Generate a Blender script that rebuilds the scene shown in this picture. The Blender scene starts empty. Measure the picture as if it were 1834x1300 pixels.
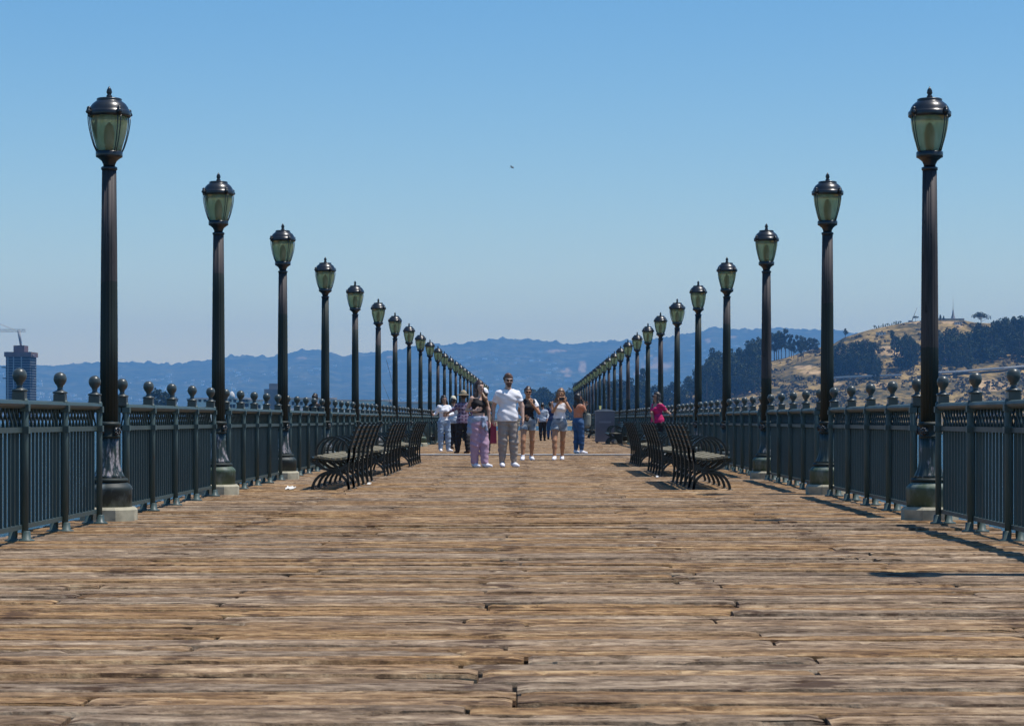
import bpy, math, random
import numpy as np
from mathutils import Vector, Matrix
random.seed(7); np.random.seed(7)
R = math.radians
SC = bpy.context.scene
COL = SC.collection
# ------------------------------------------------------------------ camera
F = 4350.0            # focal length in photo pixels (1834 wide)
VX, VY, CZ = 953.0, 752.0, 0.9
cam_d = bpy.data.cameras.new('camera'); cam = bpy.data.objects.new('camera', cam_d); COL.objects.link(cam)
cam.location = (0, 0, CZ); cam.rotation_euler = (R(90), 0, 0)
cam_d.sensor_width = 36; cam_d.lens = 36 * F / 1834
cam_d.shift_x = (917 - VX) / 1834; cam_d.shift_y = (VY - 650) / 1834
cam_d.clip_start = 0.2; cam_d.clip_end = 90000
cam_d.dof.use_dof = True; cam_d.dof.focus_distance = 42; cam_d.dof.aperture_fstop = 20
SC.camera = cam
# ------------------------------------------------------------------ sky, sun, exposure
SUN_EL, SUN_AZ = 69.0, 92.0      # azimuth clockwise from +Y (view direction): sun on the right
w = bpy.data.worlds.new('World'); SC.world = w; w.use_nodes = True
nt = w.node_tree; bg = nt.nodes['Background']
sky = nt.nodes.new('ShaderNodeTexSky'); sky.sky_type = 'NISHITA'; sky.sun_disc = False
sky.sun_elevation = R(SUN_EL); sky.sun_rotation = R(SUN_AZ)
sky.altitude = 0; sky.air_density = 1.0; sky.dust_density = 0.3; sky.ozone_density = 2.5
hs = nt.nodes.new('ShaderNodeHueSaturation'); hs.inputs['Saturation'].default_value = 1.38
nt.links.new(sky.outputs[0], hs.inputs['Color']); nt.links.new(hs.outputs[0], bg.inputs[0])
bg.inputs[1].default_value = 0.131
sd = bpy.data.lights.new('sun', 'SUN'); sd.energy = 4.9; sd.angle = R(0.53); sd.color = (1, .955, .89)
sun = bpy.data.objects.new('sun', sd); COL.objects.link(sun)
sv = Vector((math.sin(R(SUN_AZ)) * math.cos(R(SUN_EL)), math.cos(R(SUN_AZ)) * math.cos(R(SUN_EL)), math.sin(R(SUN_EL))))
sun.rotation_euler = sv.to_track_quat('Z', 'Y').to_euler(); sun.location = (20, 0, 40)
SC.view_settings.view_transform = 'Standard'; SC.view_settings.look = 'None'
SC.view_settings.exposure = 0.0; SC.view_settings.gamma = 1
SC.cycles.max_bounces = 6; SC.cycles.volume_bounces = 0
HAZE_DENSITY, HAZE_COLOR = 7.5e-5, (.17, .47, 1.0)

# ------------------------------------------------------------------ helpers
def at(px, py, d): return Vector(((px - VX) / F * d, d, CZ + (VY - py) / F * d))

class MB:
    def __init__(s): s.v = []; s.f = []; s.sm = []
    def add(s, verts, faces, smooth=False):
        o = len(s.v); s.v += [tuple(v) for v in verts]
        s.f += [tuple(i + o for i in f) for f in faces]; s.sm += [smooth] * len(faces); return s
    def box(s, a, b):
        (x0, y0, z0), (x1, y1, z1) = a, b
        return s.add([(x0,y0,z0),(x1,y0,z0),(x1,y1,z0),(x0,y1,z0),(x0,y0,z1),(x1,y0,z1),(x1,y1,z1),(x0,y1,z1)],
              [(0,3,2,1),(4,5,6,7),(0,1,5,4),(1,2,6,5),(2,3,7,6),(3,0,4,7)])
    def tube(s, pts, rad, n=8, cap=True, smooth=True):
        pts = [Vector(p) for p in pts]; m = len(pts)
        rad = rad if isinstance(rad, (list, tuple)) else [rad] * m
        V = []; ref = None
        for i, p in enumerate(pts):
            t = (pts[min(i+1, m-1)] - pts[max(i-1, 0)]).normalized()
            if ref is None: ref = Vector((0,0,1)) if abs(t.z) < .9 else Vector((1,0,0))
            u = (ref - t * ref.dot(t)).normalized(); ref = u; w_ = t.cross(u)
            for k in range(n):
                a = 2*math.pi*(k+.5)/n; V.append(p + (u*math.cos(a) + w_*math.sin(a)) * rad[i])
        Fc = [(i*n+k, i*n+(k+1)%n, (i+1)*n+(k+1)%n, (i+1)*n+k) for i in range(m-1) for k in range(n)]
        s.add(V, Fc, smooth)
        if cap:
            o = len(s.v) - len(V)
            s.f += [tuple(o+k for k in range(n))[::-1], tuple(o+(m-1)*n+k for k in range(n))]; s.sm += [False, False]
        return s
    def bar(s, a, b, t):                       # square bar
        return s.tube([a, b], t * .7071, 4, True, False)
    def strip(s, path, w_, t, axis='y'):       # flat bar bent in the u-z plane, width w_ along axis y
        n = len(path); V = []
        for i, (u, z) in enumerate(path):
            a = path[max(i-1,0)]; b = path[min(i+1,n-1)]
            d = Vector((b[0]-a[0], b[1]-a[1])).normalized(); nn = Vector((-d.y, d.x)) * t/2
            for sg, yy in ((1,-w_/2),(1,w_/2),(-1,w_/2),(-1,-w_/2)):
                V.append((u+nn.x*sg, yy, z+nn.y*sg))
        Fc = [(i*4+k, i*4+(k+1)%4, (i+1)*4+(k+1)%4, (i+1)*4+k) for i in range(n-1) for k in range(4)]
        Fc += [(0,1,2,3)[::-1], tuple((n-1)*4+k for k in range(4))]
        return s.add(V, Fc, False)
    def lathe(s, prof, n=20, c=(0,0,0), smooth=True, flute=0, flutes=0, rot=0.0):
        V = []
        for (r, z) in prof:
            for k in range(n):
                a = 2*math.pi*k/n + rot
                rr = r * (1 - flute * (.5 + .5*math.cos(a*flutes))) if flutes else r
                V.append((c[0]+rr*math.cos(a), c[1]+rr*math.sin(a), c[2]+z))
        m = len(prof)
        Fc = [(i*n+k, i*n+(k+1)%n, (i+1)*n+(k+1)%n, (i+1)*n+k) for i in range(m-1) for k in range(n)]
        s.add(V, Fc, smooth); o = len(s.v) - len(V)
        s.f += [tuple(o+k for k in range(n))[::-1], tuple(o+(m-1)*n+k for k in range(n))]; s.sm += [False, False]
        return s
    def ball(s, c, r, n=12, sc=(1,1,1)):
        prof = [(max(1e-4, math.sin(math.pi*i/(n//2+2))), -math.cos(math.pi*i/(n//2+2))) for i in range(n//2+3)]
        o = len(s.v); s.lathe(prof, n)
        for i in range(o, len(s.v)):
            v = s.v[i]; s.v[i] = (c[0]+v[0]*r*sc[0], c[1]+v[1]*r*sc[1], c[2]+v[2]*r*sc[2])
        return s
    def mesh(s, name, mat=None):
        me = bpy.data.meshes.new(name); me.from_pydata(s.v, [], s.f)
        me.polygons.foreach_set('use_smooth', s.sm)
        if mat: me.materials.append(mat)
        me.update(); return me
    def obj(s, name, mat, parent=None, loc=(0,0,0)): return link(name, s.mesh(name, mat), parent, loc)

def link(name, me, parent=None, loc=(0,0,0)):
    o = bpy.data.objects.new(name, me); COL.objects.link(o); o.location = loc
    if parent: o.parent = parent
    return o
def tag(o, label=None, cat=None, group=None, kind=None):
    for k, v in (('label', label), ('category', cat), ('group', group), ('kind', kind)):
        if v: o[k] = v
    return o
def thing(name, label, cat, loc=(0,0,0), rz=0, group=None):
    o = bpy.data.objects.new(name, None); COL.objects.link(o); o.location = loc; o.rotation_euler.z = rz
    return tag(o, label, cat, group)
def copy_tree(o, parent=None):
    c = o.copy(); COL.objects.link(c)
    if parent: c.parent = parent
    for ch in o.children: copy_tree(ch, c)
    return c
ORD = ['nearest','second','third','fourth','fifth','sixth','seventh','eighth','ninth','tenth','eleventh','twelfth']

def hsh(i, j, s=0):
    n = np.sin(i*127.1 + j*311.7 + s*74.7) * 43758.5453
    return n - np.floor(n)
def vnoise(x, y, s=0):
    x = np.asarray(x, float); y = np.asarray(y, float)
    i = np.floor(x); j = np.floor(y); fx = x-i; fy = y-j
    fx = fx*fx*(3-2*fx); fy = fy*fy*(3-2*fy)
    return (hsh(i,j,s)*(1-fx)+hsh(i+1,j,s)*fx)*(1-fy)+(hsh(i,j+1,s)*(1-fx)+hsh(i+1,j+1,s)*fx)*fy
def fbm(x, y, o=5, s=0):
    t = 0; a = .5
    for k in range(o): t = t + a*vnoise(x*2**k, y*2**k, s+k); a *= .5
    return t

# ------------------------------------------------------------------ materials
class NT:
    def __init__(s, name):
        s.m = bpy.data.materials.new(name); s.m.use_nodes = True; s.t = s.m.node_tree
        s.b = s.t.nodes['Principled BSDF']
    def n(s, typ, **kw):
        nd = s.t.nodes.new('ShaderNode' + typ)
        for k, v in kw.items():
            if k in nd.inputs.keys() if isinstance(k, str) else False: s.set(nd.inputs[k], v)
            else: setattr(nd, k, v)
        return nd
    def set(s, inp, v):
        if isinstance(v, bpy.types.NodeSocket): s.t.links.new(v, inp)
        else: inp.default_value = v
    def math(s, op, a, b=0.0, c=None, clamp=False):
        nd = s.t.nodes.new('ShaderNodeMath'); nd.operation = op; nd.use_clamp = clamp
        s.set(nd.inputs[0], a); s.set(nd.inputs[1], b)
        if c is not None: s.set(nd.inputs[2], c)
        return nd.outputs[0]
    def mapping(s, vec, scale=(1,1,1), loc=(0,0,0)):
        nd = s.t.nodes.new('ShaderNodeMapping'); s.set(nd.inputs['Vector'], vec)
        nd.inputs['Scale'].default_value = scale; s.set(nd.inputs['Location'], loc); return nd.outputs[0]
    def noise(s, vec, scale=1.0, detail=4.0, rough=.55):
        nd = s.t.nodes.new('ShaderNodeTexNoise'); s.set(nd.inputs['Vector'], vec)
        nd.inputs['Scale'].default_value = scale; nd.inputs['Detail'].default_value = detail
        nd.inputs['Roughness'].default_value = rough; return nd.outputs[0]
    def ramp(s, fac, stops, interp='LINEAR'):
        nd = s.t.nodes.new('ShaderNodeValToRGB'); cr = nd.color_ramp; cr.interpolation = interp
        while len(cr.elements) < len(stops): cr.elements.new(.5)
        for e, (p, c) in zip(cr.elements, stops):
            e.position = p; e.color = (*c, 1) if not isinstance(c, float) else (c, c, c, 1)
        s.set(nd.inputs[0], fac); return nd.outputs[0]
    def mix(s, fac, a, b, mode='MIX'):
        nd = s.t.nodes.new('ShaderNodeMix'); nd.data_type = 'RGBA'; nd.blend_type = mode
        s.set(nd.inputs[0], fac)
        for i, v in ((6, a), (7, b)):
            s.set(nd.inputs[i], v if isinstance(v, bpy.types.NodeSocket) else (*v, 1))
        return nd.outputs[2]
    def bump(s, h, strength=.3, dist=.01):
        nd = s.t.nodes.new('ShaderNodeBump'); nd.inputs['Strength'].default_value = strength
        nd.inputs['Distance'].default_value = dist; s.set(nd.inputs['Height'], h); s.t.links.new(nd.outputs[0], s.b.inputs['Normal'])
    def out(s, color, rough=.6, **kw):
        s.set(s.b.inputs['Base Color'], color if isinstance(color, bpy.types.NodeSocket) else (*color, 1))
        s.set(s.b.inputs['Roughness'], rough)
        for k, v in kw.items(): s.set(s.b.inputs[k.replace('_', ' ')], v)
        return s.m
    def pos(s): return s.t.nodes.new('ShaderNodeNewGeometry').outputs['Position']
    def objc(s): return s.t.nodes.new('ShaderNodeTexCoord').outputs['Object']
    def rnd(s): return s.t.nodes.new('ShaderNodeObjectInfo').outputs['Random']
    def isl(s): return s.t.nodes.new('ShaderNodeNewGeometry').outputs['Random Per Island']
    def sep(s, v):
        nd = s.t.nodes.new('ShaderNodeSeparateXYZ'); s.set(nd.inputs[0], v); return nd.outputs
    def comb(s, x=0., y=0., z=0.):
        nd = s.t.nodes.new('ShaderNodeCombineXYZ')
        for i, v in enumerate((x, y, z)): s.set(nd.inputs[i], v)
        return nd.outputs[0]

def mottled(name, c, var=.25, scale=6., rough=.6, bump=.0, c2=None, **kw):
    t = NT(name); p = t.objc(); n = t.noise(p, scale, 5)
    a = tuple(x*(1-var) for x in c); b = c2 or tuple(min(1, x*(1+var)) for x in c)
    col = t.ramp(n, [(.3, a), (.7, b)])
    if bump: t.bump(t.noise(p, scale*6, 3), bump, .004)
    return t.out(col, rough, **kw)

def m_wood():
    t = NT('deck_wood'); p = t.pos()
    r = t.math('FRACT', t.math('ADD', t.rnd(), t.isl()))
    off = t.comb(t.math('MULTIPLY', r, 37.), t.math('MULTIPLY', r, 11.), 0.)
    va = t.t.nodes.new('ShaderNodeVectorMath'); t.set(va.inputs[0], p); t.set(va.inputs[1], off); q = va.outputs[0]
    g1 = t.noise(t.mapping(q, (1.5, 9, 3)), 1., 8, .68)
    g2 = t.noise(t.mapping(q, (5.5, 15, 5)), 1., 6, .68)
    g3 = t.noise(t.mapping(q, (13, 22, 5)), 1., 5, .68)
    spl = t.noise(t.mapping(q, (6.5, 19, 4)), 1., 5, .64)
    big = t.noise(t.mapping(p, (.40, .75, 1)), 1., 4, .6)
    grain = t.math('ADD', t.math('ADD', t.math('MULTIPLY', g1, .40), t.math('MULTIPLY', g2, .34)), t.math('MULTIPLY', g3, .26))
    brown = t.ramp(grain, [(.38, (.036,.018,.009)), (.455, (.160,.088,.039)), (.52, (.300,.180,.084)), (.59, (.51,.340,.175))])
    grey = t.ramp(grain, [(.38, (.044,.029,.018)), (.455, (.152,.106,.069)), (.52, (.280,.204,.138)), (.59, (.48,.37,.258))])
    sel = t.ramp(t.math('ADD', t.math('MULTIPLY', r, .45), t.math('MULTIPLY', big, .7)), [(.42, 0.), (.70, 1.)])
    col = t.mix(sel, brown, grey)
    tone = t.ramp(t.math('FRACT', t.math('MULTIPLY', r, 7.31)), [(0., (.78,.76,.74)), (.5, (.96,.95,.92)), (1., (1.08,1.05,1.0))])
    col = t.mix(1., col, tone, 'MULTIPLY')
    px = t.sep(p)[0]; seam = None; wob = t.math('MULTIPLY', t.math('SUBTRACT', t.noise(t.mapping(p, (0, 1.3, 0)), 1., 3), .5), .5)
    for jx in JX:
        dd = t.math('SUBTRACT', 1., t.math('MULTIPLY', t.math('ABSOLUTE', t.math('SUBTRACT', t.math('ADD', px, wob), jx)), 5.), clamp=True)
        seam = dd if seam is None else t.math('MAXIMUM', seam, dd)
    patch = t.math('MULTIPLY', t.math('SUBTRACT', t.noise(t.mapping(p, (2.2, 3.2, 1)), 1., 3), .44), 5., clamp=True)
    spl = t.math('ADD', spl, t.math('MULTIPLY', t.math('MULTIPLY', seam, patch), .20))
    dk = t.ramp(spl, [(.565, 0.), (.65, 1.)])
    col = t.mix(t.math('MULTIPLY', dk, .8), col, (.048,.024,.013))
    chip = t.ramp(t.noise(t.mapping(q, (11, 13, 5)), 1., 4, .7), [(.60, 0.), (.66, 1.)])
    col = t.mix(t.math('MULTIPLY', chip, .6), col, (.060,.034,.020))
    lt = t.ramp(spl, [(.26, 1.), (.36, 0.)])
    col = t.mix(t.math('MULTIPLY', lt, .6), col, (.50,.39,.28))
    t.bump(t.math('ADD', grain, t.math('MULTIPLY', spl, -.6)), .8, .03)
    return t.out(col, .88, Specular_IOR_Level=.2)

def m_lamp():      # old faded brown-violet paint above an uneven repaint line, dark green-black below
    t = NT('lamp_paint'); p = t.objc(); z = t.sep(p)[2]; r = t.rnd()
    line = t.math('ADD', 1.25, t.math('MULTIPLY', r, 2.3))
    line = t.math('ADD', line, t.math('MULTIPLY', t.noise(p, 14., 2), .06))
    up = t.math('GREATER_THAN', z, line)
    n = t.noise(t.mapping(p, (9, 9, 1.2)), 1., 5)
    old = t.ramp(n, [(.35, (.017,.018,.019)), (.6, (.066,.056,.056))])
    new = t.ramp(n, [(.3, (.010,.017,.014)), (.7, (.026,.036,.032))])
    chips = t.ramp(t.noise(t.mapping(p, (22, 22, 5)), 1., 4), [(.66, 0.), (.69, 1.)])
    col = t.mix(t.math('MULTIPLY', chips, up), t.mix(up, new, old), (.012,.012,.013))
    return t.out(col, t.ramp(n, [(.3, .5), (.7, .7)]), Specular_IOR_Level=.35)
def m_pedestal():  # peeling paint, pale primer showing in vertical streaks
    t = NT('pedestal_paint'); p = t.objc(); r = t.rnd(); z = t.sep(p)[2]
    q = t.mapping(p, (22, 22, 5.), t.comb(t.math('MULTIPLY', r, 50.), 0., 0.))
    n = t.noise(q, 1., 6, .65)
    thr = t.math('ADD', .45, t.math('MULTIPLY', t.math('FRACT', t.math('MULTIPLY', r, 5.7)), .20))
    wear = t.math('MULTIPLY', t.math('SUBTRACT', n, thr), 14., clamp=True)
    lim = t.math('MULTIPLY', t.math('SUBTRACT', .80, z), 6., clamp=True)
    wear = t.math('MULTIPLY', wear, lim)
    paint = t.ramp(t.noise(p, 9., 4), [(.3, (.010,.020,.018)), (.7, (.035,.052,.046))])
    prim = t.ramp(t.noise(p, 40., 3), [(.3, (.17,.15,.155)), (.7, (.42,.38,.38))])
    return t.out(t.mix(wear, paint, prim), .42)
def m_plinth():
    t = NT('plinth_paint'); p = t.objc(); r = t.rnd()
    n = t.noise(t.mapping(p, (7, 7, 4), t.comb(t.math('MULTIPLY', r, 50.), 0., 0.)), 1., 5)
    base = t.mix(t.math('GREATER_THAN', t.math('FRACT', t.math('MULTIPLY', r, 3.3)), .62), (.018,.028,.026), (.055,.085,.05))
    return t.out(t.mix(t.ramp(n, [(.5, 0.), (.72, .8)]), base, (.20,.24,.24)), .6)

JX = [-2.42, -1.38, -.16, .96, 2.16]
M = {}
M['wood'] = m_wood(); M['lamp'] = m_lamp(); M['ped'] = m_pedestal(); M['plinth'] = m_plinth()
M['iron'] = mottled('lamp_iron', (.018,.021,.024), .35, 8, .30, Specular_IOR_Level=.6)
M['concrete'] = mottled('base_concrete', (.35,.32,.23), .35, 7, .9, .3)
def m_fence(k=1.):
    t = NT('fence_paint'); p = t.objc(); q = t.pos()
    n = t.noise(q, 2.6, 5); col = t.ramp(n, [(.3, (.030*k,.050*k,.050*k)), (.7, (.047*k,.074*k,.071*k))])
    st = t.math('MULTIPLY', t.math('SUBTRACT', t.noise(t.mapping(q, (16, 16, 1.6)), 1., 5, .65), .64), 9., clamp=True)
    col = t.mix(t.math('MULTIPLY', st, .55), col, (.14,.15,.145))
    ru = t.math('MULTIPLY', t.math('SUBTRACT', t.noise(t.mapping(q, (21, 21, 5)), 1., 5, .65), .69), 16., clamp=True)
    return t.out(t.mix(ru, col, (.10,.045,.022)), t.ramp(n, [(.3, .42), (.7, .6)]), Specular_IOR_Level=.4)
M['fence'] = m_fence(); M['fence_post'] = m_fence(1.55)
M['finial'] = mottled('finial_paint', (.046,.068,.070), .35, 9, .34, c2=(.092,.100,.090))
M['bench_iron'] = mottled('bench_iron', (.007,.014,.014), .3, 8, .36, Specular_IOR_Level=.5)
M['seat'] = mottled('seat_wood', (.20,.175,.11), .5, 9, .7, .3)
M['back'] = mottled('back_wood', (.012,.020,.014), .5, 9, .45, .2)
M['under'] = mottled('under_timber_gap_shade', (.030,.021,.015), .4, 2, .9)
M['pile'] = mottled('pile_concrete', (.25,.23,.20), .3, 2, .9)
M['steel'] = mottled('joint_plate', (.52,.50,.46), .12, 3, .6)
M['bin'] = mottled('bin_metal', (.125,.125,.150), .15, 2, .5)
M['bintop'] = mottled('bin_lid', (.40,.39,.38), .15, 4, .5)
M['yellow'] = mottled('yellow_cup', (.75,.70,.25), .1, 8, .5)
M['paper'] = mottled('paper', (.66,.65,.62), .08, 8, .8)
M['lens'] = mottled('lens_black', (.008,.007,.008), .1, 8, .9, Specular_IOR_Level=.1)
M['black'] = mottled('black_plastic', (.012,.012,.014), .2, 8, .5)
def m_glass():
    t = NT('lantern_glass'); p = t.objc()
    n = t.noise(t.mapping(p, (14, 14, 2)), 1., 3)
    col = t.ramp(n, [(.3, (.37,.33,.14)), (.7, (.54,.49,.28))])
    return t.out(col, .10, Transmission_Weight=.6, Specular_IOR_Level=.4, IOR=1.15)
M['glass'] = m_glass()
def m_water():
    t = NT('bay_water'); p = t.pos()
    h = t.math('ADD', t.noise(t.mapping(p, (.35,.35,1)), 1., 5, .6), t.math('MULTIPLY', t.noise(t.mapping(p, (2.2,2.2,1)), 1., 3), .25))
    t.bump(h, 1., 1.6)
    return t.out((.006,.034,.050), .25, IOR=1.33, Specular_IOR_Level=.3)
M['water'] = m_water()

# ------------------------------------------------------------------ pier deck (planks are parts)
XL, XR, SP, D0 = -3.79, 3.56, 7.58, 21.75
NLAMP = 25; DEND = D0 + (NLAMP-1)*SP + 3.0
EX0, EX1 = -4.12, 3.89
deck = MB().box((EX0+.05, 2.0, -.40), (EX1-.05, DEND, -.10)).obj('pier_deck', M['under']); tag(deck, kind='structure')  # solid slab under the planks, its dark colour stands in for shade in the gaps
for xx in (EX0-.06, EX1-.06):
    MB().box((xx, 2.0, -.55), (xx+.12, DEND, -.075)).obj('edge_beam', M['under'], deck)
pm = MB().lathe([(.22, -9), (.22, -.41)], 14).mesh('pile', M['pile'])
for k in range(13):
    for xx in (-3.3, 0., 3.1): link('pile', pm, deck, (xx, 8+k*15.2, 0))
PITCH, PW = .225, .211
def plank_mesh(name, var, nl=60, thick=.085):
    rnd = random.Random(var); ys = [-.5, -.47, -.40, -.30, -.20, -.10, 0., .10, .20, .30, .40, .47, .5]; V = []; Fc = []
    cup = rnd.uniform(-.004, .006); n0 = rnd.random()*50
    notch = [rnd.choice((0,1,1,1,2)) for _ in range(2)]
    nd = [rnd.uniform(.05,.11) for _ in range(2)]
    for i in range(nl+1):
        u = i/nl; x = u-.5
        e = min(u, 1-u)*12
        for j, yy in enumerate(ys):
            z = cup*(1-(2*yy)**2) + .007*(float(vnoise(n0+u*6, yy*3+n0))-.5) + .006*(float(vnoise(n0+u*34, yy*7+n0*2))-.5)*float(vnoise(n0+u*9, yy*2+7)) - .020*max(0., float(vnoise(n0*3+u*20, yy*5+31))-.80)*5
            if j in (0, len(ys)-1): z -= .010 + .007*float(vnoise(n0+u*14, 3+j))
            y = yy*PW
            if abs(yy) > .4: y += math.copysign(.004*float(vnoise(n0+u*9, 9+j)), -yy)
            side = 0 if u < .5 else 1
            if e < 1.15 and notch[side]:
                if notch[side] == 1 and yy < -.3: y += nd[side]*PW*min(1., 5.*(1.2-e)); z -= .004
                if notch[side] == 2 and yy > .3: y -= nd[side]*PW*min(1., 5.*(1.2-e)); z -= .004
            if i in (0, nl): z -= .006
            V.append((x, y, z))
    m = len(ys)
    for i in range(nl):
        for j in range(m-1): Fc.append((i*m+j, (i+1)*m+j, (i+1)*m+j+1, i*m+j+1))
    mb = MB().add(V, Fc, False)
    o = len(mb.v); S = []
    for i in range(nl+1): S += [(V[i*m][0], V[i*m][1], -thick), (V[i*m+m-1][0], V[i*m+m-1][1], -thick)]
    mb.v += S
    for i in range(nl):
        mb.f += [(i*m, o+2*i, o+2*i+2, (i+1)*m), ((i+1)*m+m-1, o+2*i+3, o+2*i+1, i*m+m-1)]; mb.sm += [False]*2
    mb.f += [tuple([o, *range(0, m), o+1])[::-1], tuple([o+2*nl, *range(nl*m, nl*m+m), o+2*nl+1])]; mb.sm += [False]*2
    return mb.mesh(name, M['wood'])
PV = [plank_mesh('plank', 100+k) for k in range(14)]
far = MB(); npl = 0; row = 0; y = 6.2; lastset = None
rp = random.Random(3)
while y < DEND:
    js = sorted(rp.sample(range(5), rp.choice((1, 2, 2, 3))))
    if js == lastset: js = sorted(rp.sample(range(5), 2))
    lastset = js
    xs = [EX0+rp.uniform(-.03,.03)] + [JX[j]+rp.uniform(-.16,.16) for j in js] + [EX1+rp.uniform(-.03,.03)]
    for a, b in zip(xs[:-1], xs[1:]):
        L = b-a-.018
        dz = rp.uniform(-.006, .006); ry = rp.uniform(-.0012,.0012); rx = rp.uniform(-.018,.018)
        if npl < 300:
            o = link('plank', rp.choice(PV), deck, ((a+b)/2, y, dz))
            o.scale = (L*rp.choice((-1,1)), rp.choice((-1,1)), 1)
            if o.scale.x*o.scale.y < 0: o.scale.y *= -1
            o.rotation_euler = (rx, ry, rp.uniform(-.0015,.0015)); npl += 1
        else:
            n = max(3, int(L/.16)); V = []
            for i in range(n+1):
                xx = a+.006+L*i/n
                for yy, zz in ((-PW/2, -.06), (-PW/2+.004*rp.random(), -.010-.006*rp.random()), (-PW*.4, .006*rp.random()-.002), (-PW*.15, .009*rp.random()-.004), (PW*.15, .009*rp.random()-.004), (PW*.4, .006*rp.random()-.002), (PW/2, -.012), (PW/2, -.06)):
                    V.append((xx, y+yy, zz+dz+rx*yy))
            far.add(V, [(i*8+k, (i+1)*8+k, (i+1)*8+k+1, i*8+k+1) for i in range(n) for k in range(7)])
    y += PITCH
fo = far.obj('plank_field', M['wood'], deck); fo['kind'] = 'stuff'
# pale expansion-joint plate across the deck
MB().box((EX0+.3, 61.6, .012), (EX1-.3, 62.25, .030)).obj('expansion_joint_plate', M['steel'], deck)
# side platform beyond the left railing
sp_ = MB().box((-8.4, 64, -.4), (EX0-.07, 77, -.02)).obj('side_platform', M['under']); tag(sp_, kind='structure')
# water
wv = MB().add([(-60000,-3000,-4.6),(60000,-3000,-4.6),(60000,60000,-4.6),(-60000,60000,-4.6)], [(0,1,2,3)]).obj('water', M['water'])
tag(wv, kind='structure')

# ------------------------------------------------------------------ lamp posts
def build_lamp():
    root = thing('lamp_post', 'x', 'lamp post')
    MB().lathe([(.262,0),(.262,.10),(.235,.125)], 8, smooth=False, rot=R(22.5)).obj('concrete_base', M['concrete'], root)
    MB().lathe([(.205,.126),(.208,.27),(.212,.285),(.205,.305),(.185,.325),(.168,.335),(.168,.342)], 24).obj('plinth', M['plinth'], root)
    MB().lathe([(.160,.343),(.172,.352),(.174,.365),(.165,.378),(.150,.382)], 24).obj('base_ring', M['lamp'], root)
    prof = [(.150,.383),(.132,.41),(.115,.45),(.101,.50),(.094,.56),(.090,.64),(.088,.735)]
    MB().lathe(prof, 64, flute=.075, flutes=16).obj('pedestal', M['ped'], root)
    cap = MB().lathe([(.086,.736),(.098,.745),(.096,.76),(.088,.77),(.088,.835),(.098,.845),(.106,.862),(.100,.876),(.086,.884)], 24).obj('capital', M['lamp'], root)
    for k in range(4):
        a = R(-38+90*k); mb = MB()
        c = Vector((math.cos(a)*.094, math.sin(a)*.094, .80))
        mb.ball(c, .040, 10, (.62 if abs(math.cos(a))>.7 else 1, 1 if abs(math.cos(a))>.7 else .62, 1))
        for j in range(7):
            b = 2*math.pi*j/7; tang = Vector((-math.sin(a), math.cos(a), 0))
            mb.ball(c + tang*.024*math.cos(b) + Vector((0,0,.024*math.sin(b))) + Vector((math.cos(a),math.sin(a),0))*.022, .011, 6)
        mb.obj('rosette', M['iron'], cap)
    MB().lathe([(.080,.885),(.078,1.6),(.072,2.4),(.064,3.13)], 64, flute=.085, flutes=16).obj('shaft', M['lamp'], root)
    MB().lathe([(.064,3.131),(.073,3.138),(.073,3.158),(.060,3.165)], 20).obj('collar', M['iron'], root)
    MB().lathe([(.052,3.166),(.054,3.185),(.068,3.215),(.098,3.24),(.118,3.25),(.120,3.262),(.120,3.295),(.112,3.302)], 24).obj('lantern_cup', M['iron'], root)
    MB().lathe([(.020,3.31),(.030,3.33),(.040,3.40),(.042,3.47),(.030,3.53),(.008,3.56)], 12).obj('bulb', M['paper'], root)
    MB().lathe([(.106,3.303),(.122,3.36),(.142,3.43),(.158,3.50),(.167,3.56),(.170,3.61)], 24).obj('glass_globe', M['glass'], root)
    rf = MB().lathe([(.186,3.611),(.192,3.62),(.192,3.655),(.182,3.662),(.176,3.672),(.168,3.695),(.150,3.722),(.126,3.742),(.110,3.752),(.112,3.758),(.112,3.770),(.100,3.776),(.030,3.780)], 28).obj('lantern_roof', M['iron'], root)
    MB().lathe([(.028,3.781),(.026,3.80),(.017,3.808),(.022,3.82),(.027,3.832),(.022,3.842),(.024,3.848),(.012,3.868),(.002,3.885)], 14).obj('finial', M['iron'], rf)
    for k in range(4):
        a = R(-54+90*k); ca, sa = math.cos(a), math.sin(a); tx, ty = -sa, ca
        mb = MB()
        for off in (-.016, .016):
            P = [(.200,3.615),(.199,3.56),(.188,3.49),(.168,3.41),(.146,3.345),(.122,3.296)]
            mb.tube([(r_*ca+tx*off*(1-.5*i/5), r_*sa+ty*off*(1-.5*i/5), z) for i,(r_,z) in enumerate(P)], .0048, 5)
        mb.obj('cage_rib', M['iron'], root)
        mb = MB().tube([(.185*ca,.185*sa,3.63),(.205*ca,.205*sa,3.645),(.200*ca,.200*sa,3.675)], [.022,.026,.014], 8)
        mb.ball((.198*ca,.198*sa,3.672), .021, 8); mb.obj('bracket', M['iron'], rf)
    return root
lamp0 = build_lamp(); first = True
for side, X in (('left', XL), ('right', XR)):
    for i in range(-1, NLAMP):
        o = lamp0 if first else copy_tree(lamp0); first = False
        o.location = (X, D0+i*SP, 0); o.rotation_euler = (random.gauss(0, .0025), random.gauss(0, .0025), 0 if i % 2 == 0 else R(random.uniform(-14, 14)))
        o['group'] = 'lamp posts along the %s railing' % side
        if i < 0: o['label'] = 'lamp post outside the frame before the nearest one on the %s railing' % side
        elif i < 12: o['label'] = '%s fluted dark lamp post with green glass lantern on the %s railing' % (ORD[i], side)
        else: o['label'] = 'small distant lamp post in the tight far run of the %s railing' % side

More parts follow.
